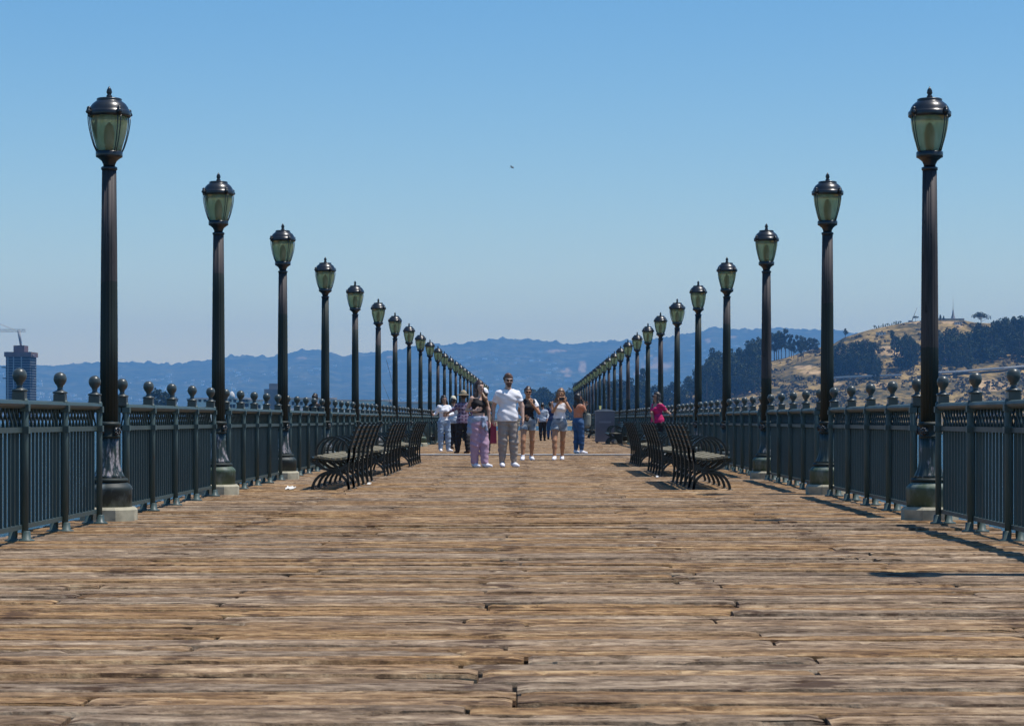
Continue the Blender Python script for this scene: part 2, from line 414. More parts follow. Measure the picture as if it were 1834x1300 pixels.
# ------------------------------------------------------------------ railing sections between lamps
BAY = (SP-1.41)/4; NB = 11
def fence_meshes():
    P = {}
    mb = MB()                                     # inner pipe, outer pipe, collars, feet; +x is the walkway side
    for xo in (.040, -.040):
        mb.lathe([(.026,.035),(.026,1.045),(.018,1.058)], 14, (xo,0,0))
        for z in (.965, .800): mb.box((xo-.034,-.034,z), (xo+.034,.034,z+.052))
        mb.lathe([(.062,0),(.062,.014),(.034,.024),(.031,.075),(.027,.08)], 14, (xo*1.25,0,0))
    P['post'] = mb.mesh('post', M['fence_post'])
    mb = MB().box((-.046,-.046,1.030), (.046,.046,1.108))
    mb.lathe([(.046,1.109),(.060,1.113),(.060,1.124),(.042,1.132),(.026,1.140),(.021,1.155),(.026,1.175),(.040,1.190),(.050,1.210),(.0535,1.228),(.051,1.248),(.042,1.266),(.026,1.279),(.004,1.285)], 20)
    P['finial'] = mb.mesh('finial', M['finial'])
    def rails(name, L, y0):
        a = MB(); cs = [(-.055,1.000),(-.062,1.018),(-.055,1.038),(-.025,1.048),(.025,1.048),(.055,1.038),(.062,1.018),(.055,1.000),(.03,.985),(-.03,.985)]
        a.add([(x,y0,z) for x,z in cs]+[(x,y0+L,z) for x,z in cs], [(k,(k+1)%10,10+(k+1)%10,10+k) for k in range(10)]+[tuple(range(10))[::-1], tuple(range(10,20))])
        b = MB().box((-.026,y0,.806),(.026,y0+L,.846))
        c = MB().box((-.024,y0+.0,.092),(.024,y0+L,.125))
        return a, b, c
    L = BAY*4
    a, b, c = rails('r', L, 0)
    P['top'] = a.mesh('top_rail', M['fence']); P['mid'] = b.mesh('middle_rail', M['fence']); P['bot'] = c.mesh('bottom_rail', M['fence'])
    P['bal'] = MB().box((-.0105,-.0095,.1255),(.0105,.0095,.8055)).mesh('baluster', M['fence'])
    mb = MB(); p = BAY/NB
    for k in range(NB):
        for s in (0, 1):
            ya, yb = (k+s)*p, (k+1-s)*p; pts = []
            for i in range(7):
                u = i/6; e = u*u*(3-2*u); pts.append(((.006 if s else -.006), ya+(yb-ya)*e, .847+u*.137))
            mb.tube(pts, .0095, 4, False, False)
    P['lat'] = mb.mesh('lattice', M['fence'])
    mb = MB()
    for bnum in range(4):
        for k in range(NB): 
            yy = bnum*BAY+(k+.5)*p; mb.box((-.0105,yy-.0095,.1255),(.0105,yy+.0095,.8055))
    P['row'] = mb.mesh('baluster_row', M['fence'])
    return P
FM = fence_meshes()
for side, X, fl in (('left', XL, 1), ('right', XR, -1)):
    for i in range(-1, NLAMP-1):
        if i < 0: lab = 'nearest blue-grey railing section at the %s edge of the frame, before the first lamp' % side
        elif i < 10: lab = 'blue-grey iron railing section just beyond the %s lamp post on the %s side' % (ORD[i], side)
        else: lab = 'small distant railing section in the far run on the %s side' % side
        r = thing('railing_section', lab, 'railing', (X, D0+i*SP+.705, 0), 0, 'railing sections on the %s side' % side)
        for k in range(5):
            p = link('post', FM['post'], r, (0, k*BAY, 0)); link('finial', FM['finial'], p)
        link('top_rail', FM['top'], r); link('middle_rail', FM['mid'], r); link('bottom_rail', FM['bot'], r)
        for k in range(4): link('lattice', FM['lat'], r, (0, k*BAY, 0))
        if i < 4:
            for b in range(4):
                for k in range(NB): link('baluster', FM['bal'], r, (0, b*BAY+(k+.5)*BAY/NB, 0))
        else:
            o = link('baluster_row', FM['row'], r); o['kind'] = 'stuff'
# cross railing at the pier's far end
r = thing('railing_section', 'low cross railing closing off the far end of the pier', 'railing', (XL+.2, DEND-.3, 0), R(-90))
for k in range(5): p = link('post', FM['post'], r, (0, k*BAY, 0)); link('finial', FM['finial'], p)
link('top_rail', FM['top'], r); link('middle_rail', FM['mid'], r); link('bottom_rail', FM['bot'], r)
for k in range(4): link('lattice', FM['lat'], r, (0, k*BAY, 0))
o = link('baluster_row', FM['row'], r); o['kind'] = 'stuff'

# ------------------------------------------------------------------ benches  (local u: from rear feet towards the sitter)
def build_bench():
    root = thing('bench', 'x', 'bench', group='long slatted iron benches')
    L = 4.55; NS = 6
    ring = [(.22+.215*math.cos(a), .465+.215*math.sin(a)) for a in [2*math.pi*k/26 for k in range(27)]]
    back = [(.012,0),(.022,.12),(.030,.24),(.024,.36),(.014,.47),(-.006,.55),(-.035,.64),(-.062,.72),(-.088,.79),(-.118,.845),(-.150,.862)]
    def arc(c, ru, rz, a0, a1, n=9): return [(c[0]+ru*math.cos(R(a0+(a1-a0)*k/n)), c[1]+rz*math.sin(R(a0+(a1-a0)*k/n))) for k in range(n+1)]
    mb = MB().strip(ring, .050, .027).strip(back, .050, .030)
    mb.strip(arc((.245,0), .235, .235, 0, 180, 14), .050, .034)
    mb.strip([(.03,.30),(.12,.268),(.22,.252),(.33,.275),(.44,.345),(.50,.385)], .046, .032)
    mb.strip([(.02,.40),(.15,.375),(.30,.385),(.42,.41),(.475,.402)], .040, .018)
    mb.strip([(.12,.22),(.16,.30),(.22,.38)], .03, .018)
    for u in (.012, .48): mb.lathe([(.045,0),(.045,.008),(.022,.016)], 10, (u,0,0))
    fm = mb.mesh('frame', M['bench_iron'])
    for k in range(NS): link('frame', fm, root, (0, .06+k*(L-.12)/(NS-1), 0))
    def slat(u, z, w_, t, ang, mat, nm):
        c, s = math.cos(ang), math.sin(ang); V = []
        for y in (0, L):
            for a, b in ((-w_/2,-t/2),(w_/2,-t/2),(w_/2,t/2),(-w_/2,t/2)): V.append((u+a*c-b*s, y, z+a*s+b*c))
        MB().add(V, [(0,1,5,4),(1,2,6,5),(2,3,7,6),(3,0,4,7),(3,2,1,0),(4,5,6,7)]).obj(nm, mat, root)
    for u, z, an in ((.075,.412,-.10),(.145,.402,-.06),(.215,.401,.03),(.285,.408,.10),(.355,.419,.15),(.425,.428,.06)): slat(u, z, .054, .028, an, M['seat'], 'seat_slat')
    slat(.487, .402, .05, .03, -.95, M['back'], 'seat_nosing')
    for u, z, an in ((.032,.50,1.72),(.018,.56,1.82),(-.002,.62,1.90),(-.024,.685,1.92),(-.047,.75,1.92),(-.072,.81,1.98)): slat(u, z, .040, .020, an, M['back'], 'back_slat')
    return root
bench0 = build_bench(); first = True
BN = [31.0, 38.6, 46.4]
for side, X, sgn in (('left', -2.33, -1), ('right', 2.05, 1)):
    for k, dd in enumerate(BN):
        o = bench0 if first else copy_tree(bench0); first = False
        o.location = (X, dd, 0); o.rotation_euler.z = 0
        if sgn < 0: o.rotation_euler.z = math.pi; o.location.y = dd+4.55
        o['label'] = 'dark slatted iron bench with hoop arms facing the %s railing, %s of three' % (side, ('nearest','middle','farthest')[k])
for side, X, sgn in (('left', -3.42, 1), ('right', 3.30, -1)):
    for k, dd in enumerate((88.6, 103.8, 119.)):
        o = copy_tree(bench0); o.location = (X, dd, 0); o.rotation_euler.z = 0
        if sgn < 0: o.rotation_euler.z = math.pi; o.location.y = dd+4.55
        if k == 0: o['label'] = 'distant bench backed against the %s railing' % side + (' beside the grey bin' if side == 'right' else ' behind the white-top woman')
        else: o['label'] = '%s farther bench against the %s railing' % (('', 'first', 'second')[k], side)

# ------------------------------------------------------------------ grey bin, litter, rod
bn = thing('litter_bin', 'tall grey metal bin with arched lid beside the right railing', 'bin', (2.82, 94.3, 0))
MB().box((-.37,-.30,.05),(.37,.30,1.25)).obj('body', M['bin'], bn)
ar = [(-.39 + .78*k/10, 1.252 + .07*math.sin(math.pi*k/10)) for k in range(11)]
V = [(x,-.32,z) for x,z in ar]+[(x,.32,z) for x,z in ar]+[(-.39,-.32,1.235),(.39,-.32,1.235),(-.39,.32,1.235),(.39,.32,1.235)]
MB().add(V, [(k,k+1,12+k,11+k) for k in range(10)]+[tuple([22,23]+list(range(10,-1,-1))), tuple([25,24]+list(range(11,22))), (22,0,11,24), (23,25,21,10)]).obj('lid', M['bintop'], bn)
for x in (-.3,.3):
    for yy in (-.22,.22): MB().box((x-.04,yy-.04,0),(x+.04,yy+.04,.049)).obj('foot', M['black'], bn)
MB().box((-.24,-.306,.78),(.24,-.3005,.86)).obj('slot_plate', mottled('slot', (.19,.19,.22), .1, 4, .4), bn)
cup = MB().lathe([(.035,0),(.048,.13),(.048,.135)], 12).obj('paper_cup', M['yellow'], None, (2.64, 94.2, 1.312))
tag(cup, 'small yellow cup left on top of the grey bin', 'cup')
def litter(px, py, sx, sy, lab):
    d = CZ*F/(py-VY); c = at(px, py, d); rr = random.Random(px); V = []; n = 5
    for i in range(n+1):
        for j in range(n+1):
            V.append(((i/n-.5)*sx+rr.uniform(-.004,.004), (j/n-.5)*sy, .008+.03*abs(math.sin(i*1.3+j*.9))*rr.random()+.012*j/n))
    V += [(x, y_, z-.004) for x, y_, z in V]; m = (n+1)**2
    Fc = [(i*(n+1)+j,(i+1)*(n+1)+j,(i+1)*(n+1)+j+1,i*(n+1)+j+1) for i in range(n) for j in range(n)]
    Fc += [tuple(q+m for q in f)[::-1] for f in Fc]
    o = MB().add(V, Fc).obj('paper_litter', M['paper'], None, (c.x, c.y, .004)); tag(o, lab, 'litter')
litter(520, 877, .11, .34, 'crumpled white paper lying on the deck left of the nearest left bench')
litter(661, 869, .05, .3, 'tiny white paper scrap behind the nearest left bench')
litter(1177, 856, .04, .22, 'tiny pale scrap on the deck beside the middle right bench')
rod = thing('fishing_rod', 'thin dark fishing rod leaning on the left railing beyond the benches', 'fishing rod', (-3.55, 64, 0))
MB().tube([(.35,0,.02),(.12,0,.62)], [.016,.013], 8).obj('handle', M['black'], rod)
MB().tube([(.12,0,.62),(-.16,0,1.30),(-.42,0,1.95)], [.009,.006,.002], 6).obj('blank', M['bench_iron'], rod)
MB().ball((.20,-.03,.5), .035, 8).obj('reel', M['black'], rod)

# ------------------------------------------------------------------ people: smooth distance fields, meshed on a grid
def nets(D, o, h):
    s = D < 0; nx, ny, nz = D.shape
    sh = (nx-1, ny-1, nz-1); cnt = np.zeros(sh, np.float32); P = [np.zeros(sh, np.float32) for _ in range(3)]
    def sl(dx, dy, dz): return (slice(dx, nx-1+dx), slice(dy, ny-1+dy), slice(dz, nz-1+dz))
    for ax in range(3):
        oth = [a for a in range(3) if a != ax]
        for u in (0,1):
            for v in (0,1):
                d0 = [0,0,0]; d0[oth[0]] = u; d0[oth[1]] = v; d1 = list(d0); d1[ax] = 1
                A = D[sl(*d0)]; B = D[sl(*d1)]; cr = (A < 0) != (B < 0)
                t = np.where(cr, A/np.where(cr, A-B, 1), 0)
                cnt += cr; P[ax] += t
                P[oth[0]] += cr*u; P[oth[1]] += cr*v
    act = cnt > 0; idx = -np.ones(sh, np.int64); ii = np.argwhere(act); idx[act] = np.arange(len(ii))
    c = cnt[act]; V = np.stack([(ii[:,k] + P[k][act]/c)*h + o[k] for k in range(3)], 1)
    Q = []
    for ax in range(3):
        b, c2 = [(1,2),(2,0),(0,1)][ax]
        lo = [slice(None)]*3; hi = [slice(None)]*3
        lo[ax] = slice(0,-1); hi[ax] = slice(1,None)
        for a_ in (b, c2): lo[a_] = slice(1,-1); hi[a_] = slice(1,-1)
        A = s[tuple(lo)]; B = s[tuple(hi)]
        for sign, m in ((1, A & ~B), (0, ~A & B)):
            e = np.argwhere(m)
            if not len(e): continue
            e[:, b] += 1; e[:, c2] += 1
            def cell(db, dc):
                q = e.copy(); q[:, b] += db; q[:, c2] += dc; return idx[q[:,0], q[:,1], q[:,2]]
            q4 = np.stack([cell(-1,-1), cell(0,-1), cell(0,0), cell(-1,0)], 1)
            Q.append(q4 if sign else q4[:, ::-1])
    return V, np.concatenate(Q)

class Prim:
    def __init__(s, a, b, ra, rb, k=.03, flat=None, cuta=False, cutb=False):
        s.a = np.array(a, float); s.b = np.array(b, float); s.ra, s.rb, s.k = ra, rb, k
        s.flat = flat; s.cuta, s.cutb = cuta, cutb     # flat: (unit vector, factor)
def field(prims, h, planes=(), holes=(), wr=0., seed=0):
    lo = np.min([np.minimum(p.a, p.b)-max(p.ra,p.rb)-.03 for p in prims], 0)
    hi = np.max([np.maximum(p.a, p.b)+max(p.ra,p.rb)+.03 for p in prims], 0)
    n = np.ceil((hi-lo)/h).astype(int)+2
    ax = [lo[k]+h*np.arange(n[k]) for k in range(3)]
    D = np.full(n, 1., np.float32)
    for p in prims:
        m = max(p.ra, p.rb)+.05
        sl = []
        for k in range(3):
            i0 = max(0, int((min(p.a[k],p.b[k])-m-lo[k])/h)); i1 = min(n[k], int((max(p.a[k],p.b[k])+m-lo[k])/h)+2); sl.append(slice(i0,i1))
        sl = tuple(sl)
        X, Y, Z = np.meshgrid(ax[0][sl[0]], ax[1][sl[1]], ax[2][sl[2]], indexing='ij')
        Pp = np.stack([X-p.a[0], Y-p.a[1], Z-p.a[2]], -1); ba = p.b-p.a; L2 = max(ba@ba, 1e-9)
        t = np.clip((Pp@ba)/L2, 0, 1); q = Pp - t[..., None]*ba
        if p.flat is not None:
            f = np.array(p.flat[0]); c = q@f; q = q + (c*(p.flat[1]-1))[..., None]*f
        d = np.sqrt((q*q).sum(-1)) - (p.ra+(p.rb-p.ra)*t)
        L = math.sqrt(L2)
        if p.cutb: d = np.maximum(d, (Pp@ba)/L - L)
        if p.cuta: d = np.maximum(d, -(Pp@ba)/L)
        A = D[sl]; kk = p.k; hh = np.clip(.5+.5*(A-d)/kk, 0, 1)
        D[sl] = A*(1-hh)+d*hh - kk*hh*(1-hh)
    X, Y, Z = np.meshgrid(*ax, indexing='ij')
    if wr:
        ph = seed*1.7
        D += wr*(np.sin(X*23+Z*31+ph+2*np.sin(Z*13+ph))*np.sin(Y*27-Z*19+ph*2) + .6*np.sin(Z*58+X*26*np.sin(ph)+ph))
    for nrm, c in planes: D = np.maximum(D, X*nrm[0]+Y*nrm[1]+Z*nrm[2]-c)
    for fn in holes: D = np.maximum(D, fn(X,Y,Z))
    D[[0,-1]] = 1; D[:, [0,-1]] = 1; D[:, :, [0,-1]] = 1
    return nets(D, lo, h)
def vq_obj(name, parts, mat, parent):
    V = []; Q = []; o = 0
    for v, q in parts: V.append(v); Q.append(q+o); o += len(v)
    V = np.concatenate(V); Q = np.concatenate(Q)
    me = bpy.data.meshes.new(name); me.from_pydata(V.tolist(), [], Q.tolist())
    me.polygons.foreach_set('use_smooth', [True]*len(Q)); me.materials.append(mat); me.update()
    return link(name, me, parent)

def skin(nm, c): 
    return mottled('skin_'+nm, c, .12, 14, .5, Subsurface_Weight=.0)
def cloth(nm, c, var=.12, sc=14, c2=None): return mottled('cloth_'+nm, c, var, sc, .9, .15, c2)
SK = {'fair': skin('fair', (.50,.32,.24)), 'tan': skin('tan', (.42,.205,.105)), 'mid': skin('mid', (.33,.19,.13)), 'dark': skin('dark', (.16,.09,.06))}
CL = {'white': cloth('white', (.80,.79,.82), .05), 'black': cloth('black', (.016,.014,.016), .3), 'beige': cloth('beige', (.33,.28,.24), .12), 'pink': cloth('pink', (.46,.30,.40), .10),
      'paleblue': cloth('pale_blue', (.30,.36,.48), .2), 'lightjean': cloth('light_jean', (.28,.36,.46), .2, 8), 'jean': cloth('jean', (.030,.085,.19), .35, 7), 'denim': cloth('denim', (.13,.20,.29), .45, 9, (.42,.46,.48)),
      'coral': cloth('coral', (.52,.20,.11), .15), 'magenta': cloth('magenta', (.50,.012,.12), .15), 'navy': cloth('navy', (.02,.035,.10), .2), 'khaki': cloth('khaki', (.35,.28,.18), .2),
      'cream': cloth('cream', (.62,.58,.44), .1), 'olive': cloth('olive', (.07,.065,.05), .2), 'brown': cloth('brown_boot', (.06,.03,.02), .3), 'maroon': cloth('maroon', (.17,.012,.035), .15), 'bluewhite': cloth('blue_white', (.10,.25,.55), .6, 5, (.75,.78,.8)), 'grey': cloth('grey_bag', (.22,.23,.20), .2)}
def m_plaid():
    t = NT('cloth_plaid'); p = t.objc(); s = t.sep(p)
    a = t.math('GREATER_THAN', t.math('SINE', t.math('MULTIPLY', s[0], 75.)), .55); b = t.math('GREATER_THAN', t.math('SINE', t.math('MULTIPLY', s[2], 68.)), .5)
    n = t.ramp(t.noise(p, 30., 3), [(.35, (.035,.018,.05)), (.65, (.14,.07,.13))])
    return t.out(t.mix(t.math('MULTIPLY', t.math('MAXIMUM', a, b), .55), n, (.33,.28,.36)), .9)
CL['plaid'] = m_plaid()
HR = {'dark': mottled('hair_dark', (.018,.012,.010), .4, 30, .45), 'brown': mottled('hair_brown', (.13,.065,.032), .5, 26, .45, c2=(.27,.15,.07)), 'auburn': mottled('hair_auburn', (.10,.048,.025), .4, 30, .5), 'deep': mottled('hair_deep', (.030,.016,.012), .4, 30, .45)}
LIP = mottled('lip', (.28,.09,.08), .1, 9, .5); EYE = mottled('eye_dark', (.02,.015,.013), .1, 9, .2)

def hand_prims(wr, dirv, side, palmn, s, curl=.5):
    w_ = np.array(wr, float); d = np.array(dirv, float); d /= np.linalg.norm(d)
    n = np.array(palmn, float); n -= d*(n@d); n /= np.linalg.norm(n); sd = np.cross(d, n)*side
    P = [Prim(w_-d*.03*s, w_+d*.02*s, .024*s, .026*s, .012), Prim(w_+d*.01*s-sd*.008*s, w_+d*.08*s-sd*.022*s, .026*s, .020*s, .012, (n, 1.5)), Prim(w_+d*.01*s+sd*.012*s, w_+d*.08*s+sd*.024*s, .025*s, .019*s, .012, (n, 1.5))]
    for k, (o, L) in enumerate(((.033,.066),(.012,.076),(-.010,.072),(-.031,.056))):
        a = w_+(d*.082+sd*o)*s; c1 = curl*.7; c2 = curl*1.5
        b = a+(d*math.cos(c1)+n*math.sin(c1))*L*.5*s; c = b+(d*math.cos(c2)+n*math.sin(c2))*L*.5*s
        P += [Prim(a, b, .0095*s, .0088*s, .006), Prim(b, c, .0088*s, .0072*s, .005)]
    a = w_+(d*.025+sd*.030)*s; b = a+(d*.55+sd*.65+n*.35)*.042*s; c = b+(d*.85+sd*.25+n*.4)*.032*s
    P += [Prim(a, b, .013*s, .011*s, .008), Prim(b, c, .011*s, .0085*s, .006)]
    return P

def person(label, X, d, H, th, legs, arms, top, bottom, shoe, hair, sk, h=.012, male=False, heavy=0., head=(0,0), hairstyle='short', sleeve=.45, topspan=(.93,1.46), shorts=False,
           wide=0., glasses=False, hat=None, extra=None, cuff='up', scoop=0., group=None, lean=(0,0), shoe_hi=False):
    s = H/1.75; t = R(th); f = np.array((math.sin(t), -math.cos(t), 0.)); ax = np.array((math.cos(t), math.sin(t), 0.))
    if ax[0] < 0: ax = -ax
    up = np.array((0,0,1.)); root = thing('person', label, 'person', (X, d, 0), 0, group)
    S = lambda v: np.array(v, float)*s
    lx = np.array((lean[0], lean[1], 0.))
    C = lambda z: S(up*z) + lx*s*max(0, z-.9)/.5
    sw = (.185 if male else .160)+heavy*.04; hw = (.085 if male else .092)+heavy*.03
    hz = heavy*.035
    # joints
    hips = [C(.90)-ax*hw*s, C(.90)+ax*hw*s]
    sz_ = 1.372 if male else 1.385; sho = [C(sz_)-ax*sw*s, C(sz_)+ax*sw*s]
    ank, kne, fdir = [], [], []
    for k, (fx, fy, fa, kb) in enumerate(legs):
        a = S((fx, fy, .085)); ank.append(a); fd = np.array((math.sin(t+R(fa)), -math.cos(t+R(fa)), 0.)); fdir.append(fd)
        kne.append((a*.53+hips[k]*.47)+fd*kb*s+up*.01)
    elb = [S(a[0])+lx*s*.5 for a in arms]; wri = [S(a[1])+lx*s*.5 for a in arms]
    hc = C(1.63) + S((head[0], head[1], 0)); r_ = lambda q: q*s
    fl = (f, 1.42); flh = (f, 1.2)
    chest = .118 if male else .104
    torso = [Prim(C(.92)-ax*.055*s, C(.92)+ax*.055*s, r_(.108+hz), r_(.108+hz), .05, (f,1.12)), Prim(C(.97), C(1.13), r_(.140+hz), r_((.126 if male else .108)+hz*1.2), .05, fl),
             Prim(C(1.13), C(1.30), r_((.126 if male else .108)+hz*1.2), r_(.140), .05, fl), Prim(C(1.31)-ax*.06*s, C(1.31)+ax*.06*s, r_(chest+hz*.6), r_(chest+hz*.6), .05, (f,1.18)),
             Prim(sho[0]+ax*.03*s-up*.012, sho[1]-ax*.03*s-up*.012, r_(.055), r_(.055), .05)] + [Prim(C(1.452)+ax*sg*.03*s, C(sz_+.01)+ax*sg*(sw-.03)*s, r_(.044), r_(.046), .04) for sg in (-1,1)]
    if not male:
        for sg in (-1, 1): torso.append(Prim(C(1.27)+ax*sg*.062*s+f*(.066+hz)*s, C(1.265)+ax*sg*.062*s+f*(.075+hz)*s, r_(.055), r_(.055), .05))
    tr_neck = Prim(C(1.42), hc-up*.07*s, r_(.062), r_(.052), .03)
    armp = []
    for k in (0, 1):
        g = 1+heavy*.35
        armp.append([Prim(sho[k], elb[k], r_(.052 if male else .045)*g, r_(.040 if male else .035)*g, .03), Prim(elb[k], wri[k], r_(.040 if male else .035)*g, r_(.027 if male else .024), .02)])
    legp = []
    for k in (0, 1):
        g = 1+heavy*.3
        legp.append([Prim(hips[k]-up*.01, kne[k], r_(.088)*g, r_(.056)*g, .03), Prim(kne[k], kne[k]*.62+ank[k]*.38+(-fdir[k])*.012*s, r_(.054)*g, r_(.056)*g, .03), Prim(kne[k]*.62+ank[k]*.38-fdir[k]*.012*s, ank[k], r_(.054)*g, r_(.036), .03)])
    foot = []
    for k in (0, 1): foot.append(Prim(ank[k]-up*.035*s, ank[k]+fdir[k]*.13*s-up*.055*s, r_(.038), r_(.028), .02))
    headp = [Prim(hc+up*.025*s-f*.012*s, hc+up*.02*s-f*.005*s, r_(.098), r_(.094), .03, (ax,1.2)), Prim(hc-up*.045*s+f*.025*s, hc-up*.085*s+f*.045*s, r_(.062), r_(.040), .045, (ax,1.1)),
             Prim(hc-up*.01*s+f*.092*s, hc-up*.032*s+f*.106*s, r_(.009), r_(.014), .016), Prim(hc+up*.018*s+f*.085*s-ax*.03*s, hc+up*.018*s+f*.085*s+ax*.03*s, r_(.010), r_(.010), .02)]
    for sg in (-1,1): headp.append(Prim(hc+ax*sg*.080*s-up*.01*s, hc+ax*sg*.086*s-up*.035*s-f*.005*s, r_(.016), r_(.010), .010, (ax,1.8)))
    body = torso+[tr_neck]+armp[0]+armp[1]+legp[0]+legp[1]+foot+headp
    parts = [field(body, h)]
    for k in (0, 1):
        dv = arms[k][2] if len(arms[k]) > 2 else (wri[k]-elb[k]); cu = arms[k][3] if len(arms[k]) > 3 else .55
        pn = arms[k][4] if len(arms[k]) > 4 else (ax*(1 if k == 0 else -1))
        parts.append(field(hand_prims(wri[k], dv, 1 if k == 0 else -1, pn, s, cu), min(h*.5, .0065)))
    vq_obj('body', parts, SK[sk], root)
    # garments
    o_ = .014*s
    def grow(p, q, k=None): return Prim(p.a, p.b, p.ra+q, p.rb+q, k or p.k, p.flat)
    z0, z1 = topspan
    tp = [grow(p, o_*(1.25 if male else 1.)) for p in torso]
    if z0 < .92: tp += [Prim(C(z)-ax*.062*s, C(z)+ax*.062*s, r_(.134+hz), r_(.134+hz), .03, (f,1.12)) for z in (z0-.03, .92, 1.0)]
    if sleeve > 0:
        for k in (0, 1):
            u, lo = armp[k]; q = .020*s if sleeve < .8 else .012*s
            if sleeve <= 1: e = u.a+(u.b-u.a)*sleeve; tp.append(Prim(u.a, e, u.ra+q*.45, u.ra+(u.rb-u.ra)*sleeve+q, .03, None, False, True))
            else: tp += [Prim(u.a, u.b, u.ra+q, u.rb+q, .03), Prim(lo.a, lo.a+(lo.b-lo.a)*(sleeve-1), lo.ra+q, lo.rb+q, .02, None, False, True)]
    holes = []
    nk = C(1.47)
    def neckhole(Xx, Yy, Zz):
        return r_(.068+scoop) - np.sqrt((Xx-nk[0]-f[0]*scoop*s)**2+(Yy-nk[1]-f[1]*scoop*s)**2+((Zz-nk[2])*(.55 if scoop else .9))**2)
    holes.append(neckhole)
    if sleeve == 0:
        for k in (0,1):
            def armhole(Xx, Yy, Zz, q=sho[k]+ax*(-.012 if k == 0 else .012)*s): return r_(.062)-np.sqrt((Xx-q[0])**2+(Yy-q[1])**2+((Zz-q[2])*.8)**2)
            holes.append(armhole)
    tm = top if isinstance(top, tuple) else (top,)
    vq_obj('shirt', [field(tp, h, [((0,0,-1), -z0*s), ((0,0,1), z1*s)], holes, .006*s, len(label))], CL[tm[0]], root)
    if len(tm) > 1:      # sleeves of another colour
        for k in (0,1):
            u = armp[k][0]; vq_obj('sleeve', [field([Prim(sho[k]*.9+C(1.425)*.1+up*.004, sho[k]+(u.b-sho[k])*.5, u.ra+.027*s, u.ra+.026*s, .02, None, False, True)], h, (), (), .003, k)], CL[tm[1]], root)
    bp = [grow(torso[0], .012*s), Prim(C(.95), C(1.045), r_(.150+hz), r_(.138+hz), .04, fl)]
    for k in (0, 1):
        a, b, c = legp[k]
        if shorts:
            e = a.a+(a.b-a.a)*.42; bp.append(Prim(a.a, e, a.ra+.012*s, a.ra*.90+.018*s, .012, None, False, True))
        else:
            kn, an = a.b, c.b; q = .016*s+wide*s
            bp += [grow(b, .013*s), Prim(c.a, c.a*.35+c.b*.65, c.ra+.013*s, c.ra*.35+c.rb*.65+.013*s, .03)]
            bp += [Prim(a.a, kn, a.ra+.016*s, a.rb+q, .03), Prim(kn, an+up*.012*s+(an-kn)*(.06 if wide else -.02), a.rb+q, (.052*s+wide*1.5*s) if cuff != 'tight' else .046*s, .03, None, False, True)]
    vq_obj('shorts' if shorts else 'trousers', [field(bp, h, [((0,0,1), (1.045 if not male else 1.02)*s), ((0,0,-1), -.022*s)], (),   .0055*s if not shorts else .003, len(label)+3)], CL[bottom], root)
    for k in (0, 1):
        fd = fdir[k]; a = ank[k]
        P = [Prim(a-up*.03*s-fd*.018*s, a-up*.045*s+fd*.06*s, r_(.047), r_(.046), .02), Prim(a-up*.05*s+fd*.06*s, a-up*.058*s+fd*.155*s, r_(.045), r_(.034), .03), Prim(a-up*.02*s-fd*.01*s, a+up*(.06 if shoe_hi else .015)*s-fd*.012*s, r_(.047), r_(.046), .02)]
        vq_obj('shoe', [field(P, min(h, .01), [((0,0,-1), -max(.002, a[2]-.083*s)), ((0,0,1), a[2]+(.055 if shoe_hi else .028)*s)])], CL[shoe], root)
    # hair
    fa = hc+f*.03*s
    def facehole(Xx, Yy, Zz): 
        g = (Xx-hc[0])*f[0]+(Yy-hc[1])*f[1]; lim = .035*s
        return np.minimum(g-lim, (hc[2]+.058*s)-Zz)
    def face2(Xx, Yy, Zz):
        g = (Xx-hc[0])*f[0]+(Yy-hc[1])*f[1]
        return np.minimum(g-.0*s, (hc[2]-.02*s)-Zz) if hairstyle == 'short' else np.full_like(Xx, -1.)
    hp = [Prim(hc+up*.034*s-f*.018*s, hc+up*.03*s-f*.008*s, r_(.108), r_(.104), .03, (ax,1.16))]
    hpl = []
    if hairstyle == 'short': hpl = [((0,0,-1), -(hc[2]-.055*s))]; hp.append(Prim(hc+up*.09*s+f*.03*s, hc+up*.10*s-f*.03*s, r_(.05), r_(.05), .03))
    if hairstyle in ('long', 'longfront', 'down'):
        for sg in (-1,1):
            fr = .03 if hairstyle == 'long' else .075
            L = {'long': .30, 'longfront': .34, 'down': .42}[hairstyle]
            hp += [Prim(hc+ax*sg*.072*s-f*.02*s, hc+ax*sg*.098*s-up*.17*s+f*fr*.3*s, r_(.040), r_(.046), .04), Prim(hc+ax*sg*.098*s-up*.17*s+f*fr*.3*s, hc+ax*sg*.105*s-up*L*s+f*(fr+.055)*s, r_(.046), r_(.024), .04)]
        hp += [Prim(hc-f*.055*s, hc-up*.24*s-f*.085*s, r_(.085), r_(.075), .05, (f,1.3)), Prim(hc-up*.24*s-f*.085*s, hc-up*.36*s-f*.085*s, r_(.075), r_(.035), .05, (f,1.3))]
    if hairstyle == 'bun': hp.append(Prim(hc-f*.10*s+up*.01*s, hc-f*.11*s-up*.02*s, r_(.05), r_(.045), .02))
    vq_obj('hair', [field(hp, h*.8, hpl, [facehole, face2], .007*s, 5)], HR[hair], root)
    # face details
    for sg in (-1, 1):
        c = hc+ax*sg*.032*s+f*.088*s+up*.005*s
        if glasses: MB().ball(tuple(c+f*.014*s), .024*s, 10, (1,1,.8)).obj('sunglass_lens', M['lens'], root)
        else: MB().ball(tuple(c), .0125*s, 8, (1,1,.7)).obj('eye', EYE, root)
    if glasses:
        e = [hc+ax*sg*.088*s+up*.012*s-f*.01*s for sg in (-1,1)]; g = [hc+ax*sg*.05*s+up*.010*s+f*.098*s for sg in (-1,1)]
        MB().tube([e[0],g[0],g[1],e[1]], .004*s, 6).obj('sunglass_frame', M['black'], root)
